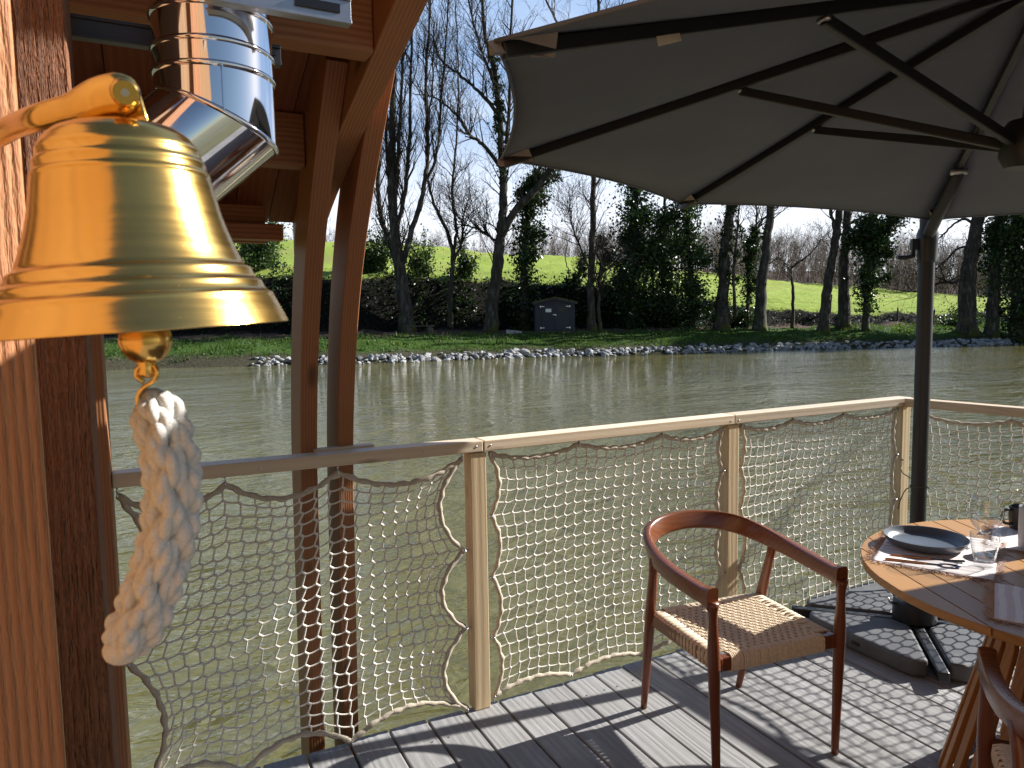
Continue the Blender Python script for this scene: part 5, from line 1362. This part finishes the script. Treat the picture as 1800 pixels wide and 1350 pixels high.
# ------------------------------------------------------------------ sky, sun, camera
EL, AZ = R(30.0), R(97.5)
w = bpy.data.worlds.new('World'); scene.world = w; w.use_nodes = True
nt = w.node_tree; bg = nt.nodes['Background']
sky = nt.nodes.new('ShaderNodeTexSky'); sky.sky_type = 'NISHITA'; sky.sun_disc = False
sky.sun_elevation = EL; sky.sun_rotation = AZ; sky.altitude = 50; sky.air_density = 1.0; sky.dust_density = .6; sky.ozone_density = 1.3
def wn(t, **kw):
    x = nt.nodes.new('ShaderNode' + t)
    for k, v in kw.items(): setattr(x, k, v)
    return x
tc = wn('TexCoord'); mp = wn('Mapping'); mp.inputs['Scale'].default_value = (1, 1, 2.4)
nt.links.new(tc.outputs['Generated'], mp.inputs['Vector'])
nz = wn('TexNoise'); nz.inputs['Scale'].default_value = 3.2; nz.inputs['Detail'].default_value = 8; nz.inputs['Roughness'].default_value = .6
nt.links.new(mp.outputs[0], nz.inputs['Vector'])
cr = wn('ValToRGB'); cr.color_ramp.elements[0].position = .40; cr.color_ramp.elements[1].position = .70
nt.links.new(nz.outputs['Fac'], cr.inputs['Fac'])
sp = wn('SeparateXYZ'); nt.links.new(tc.outputs['Generated'], sp.inputs[0])
# a bank of bright cloud low over the hill across the water, thinning upwards and to the sides
dt = wn('VectorMath', operation='DOT_PRODUCT'); nt.links.new(tc.outputs['Generated'], dt.inputs[0]); dt.inputs[1].default_value = (FH[0], FH[1], 0)
m1 = wn('MapRange', interpolation_type='SMOOTHSTEP'); m1.inputs[1].default_value = .35; m1.inputs[2].default_value = .85; nt.links.new(dt.outputs['Value'], m1.inputs[0])
m2 = wn('MapRange', interpolation_type='SMOOTHSTEP'); m2.inputs[1].default_value = .55; m2.inputs[2].default_value = .05; nt.links.new(sp.outputs[2], m2.inputs[0])
m3 = wn('MapRange', interpolation_type='SMOOTHSTEP'); m3.inputs[1].default_value = .33; m3.inputs[2].default_value = .09; nt.links.new(sp.outputs[2], m3.inputs[0])
def wm(op, a, b):
    x = wn('Math', operation=op); x.use_clamp = True
    for q, v in enumerate((a, b)):
        if isinstance(v, float): x.inputs[q].default_value = v
        else: nt.links.new(v, x.inputs[q])
    return x.outputs[0]
fac = wm('MULTIPLY', wm('MAXIMUM', wm('MULTIPLY', cr.outputs['Color'], m2.outputs[0]), wm('MULTIPLY', m3.outputs[0], .85)), m1.outputs[0])
m4 = wn('MapRange', interpolation_type='SMOOTHSTEP'); m4.inputs[1].default_value = .15; m4.inputs[2].default_value = .60; m4.inputs[4].default_value = .85; nt.links.new(dt.outputs['Value'], m4.inputs[0])
veil = wn('Mix', data_type='RGBA'); nt.links.new(m4.outputs[0], veil.inputs[0]); nt.links.new(sky.outputs[0], veil.inputs[6]); veil.inputs[7].default_value = (2.6, 4.5, 7.9, 1)
mx = wn('Mix', data_type='RGBA'); nt.links.new(fac, mx.inputs[0]); nt.links.new(veil.outputs[2], mx.inputs[6]); mx.inputs[7].default_value = (12.0, 12.3, 12.8, 1)
nt.links.new(mx.outputs[2], bg.inputs['Color']); bg.inputs['Strength'].default_value = .05

sd = bpy.data.lights.new('sun', 'SUN'); sd.energy = 5.0; sd.angle = R(.53); sd.color = (1.0, .965, .91)
so = bpy.data.objects.new('sun', sd); COL.objects.link(so)
ldir = -Vector((math.cos(EL) * math.sin(AZ), math.cos(EL) * math.cos(AZ), math.sin(EL)))
so.rotation_euler = ldir.to_track_quat('-Z', 'Y').to_euler(); so.location = (6, -1, 6)

cd = bpy.data.cameras.new('camera'); cd.sensor_width = 36.0; cd.lens = F_PX / 1800 * 36; cd.clip_start = .02; cd.clip_end = 6000
cd.dof.use_dof = True; cd.dof.focus_distance = 3.2; cd.dof.aperture_fstop = 16.0
co = bpy.data.objects.new('camera', cd); COL.objects.link(co)
Mc = Matrix(((rgt[0], upv[0], -fwd[0], CAM[0]), (rgt[1], upv[1], -fwd[1], CAM[1]), (rgt[2], upv[2], -fwd[2], CAM[2]), (0, 0, 0, 1)))
co.matrix_world = Mc; scene.camera = co
vs = scene.view_settings; vs.view_transform = 'Standard'; vs.look = 'None'; vs.gamma = 1.0; vs.exposure = 1.22; vs.use_curve_mapping = False
scene.render.engine = 'CYCLES'
scene.cycles.max_bounces = 10; scene.cycles.transmission_bounces = 10; scene.cycles.transparent_max_bounces = 8
scene.cycles.caustics_reflective = False; scene.cycles.caustics_refractive = False
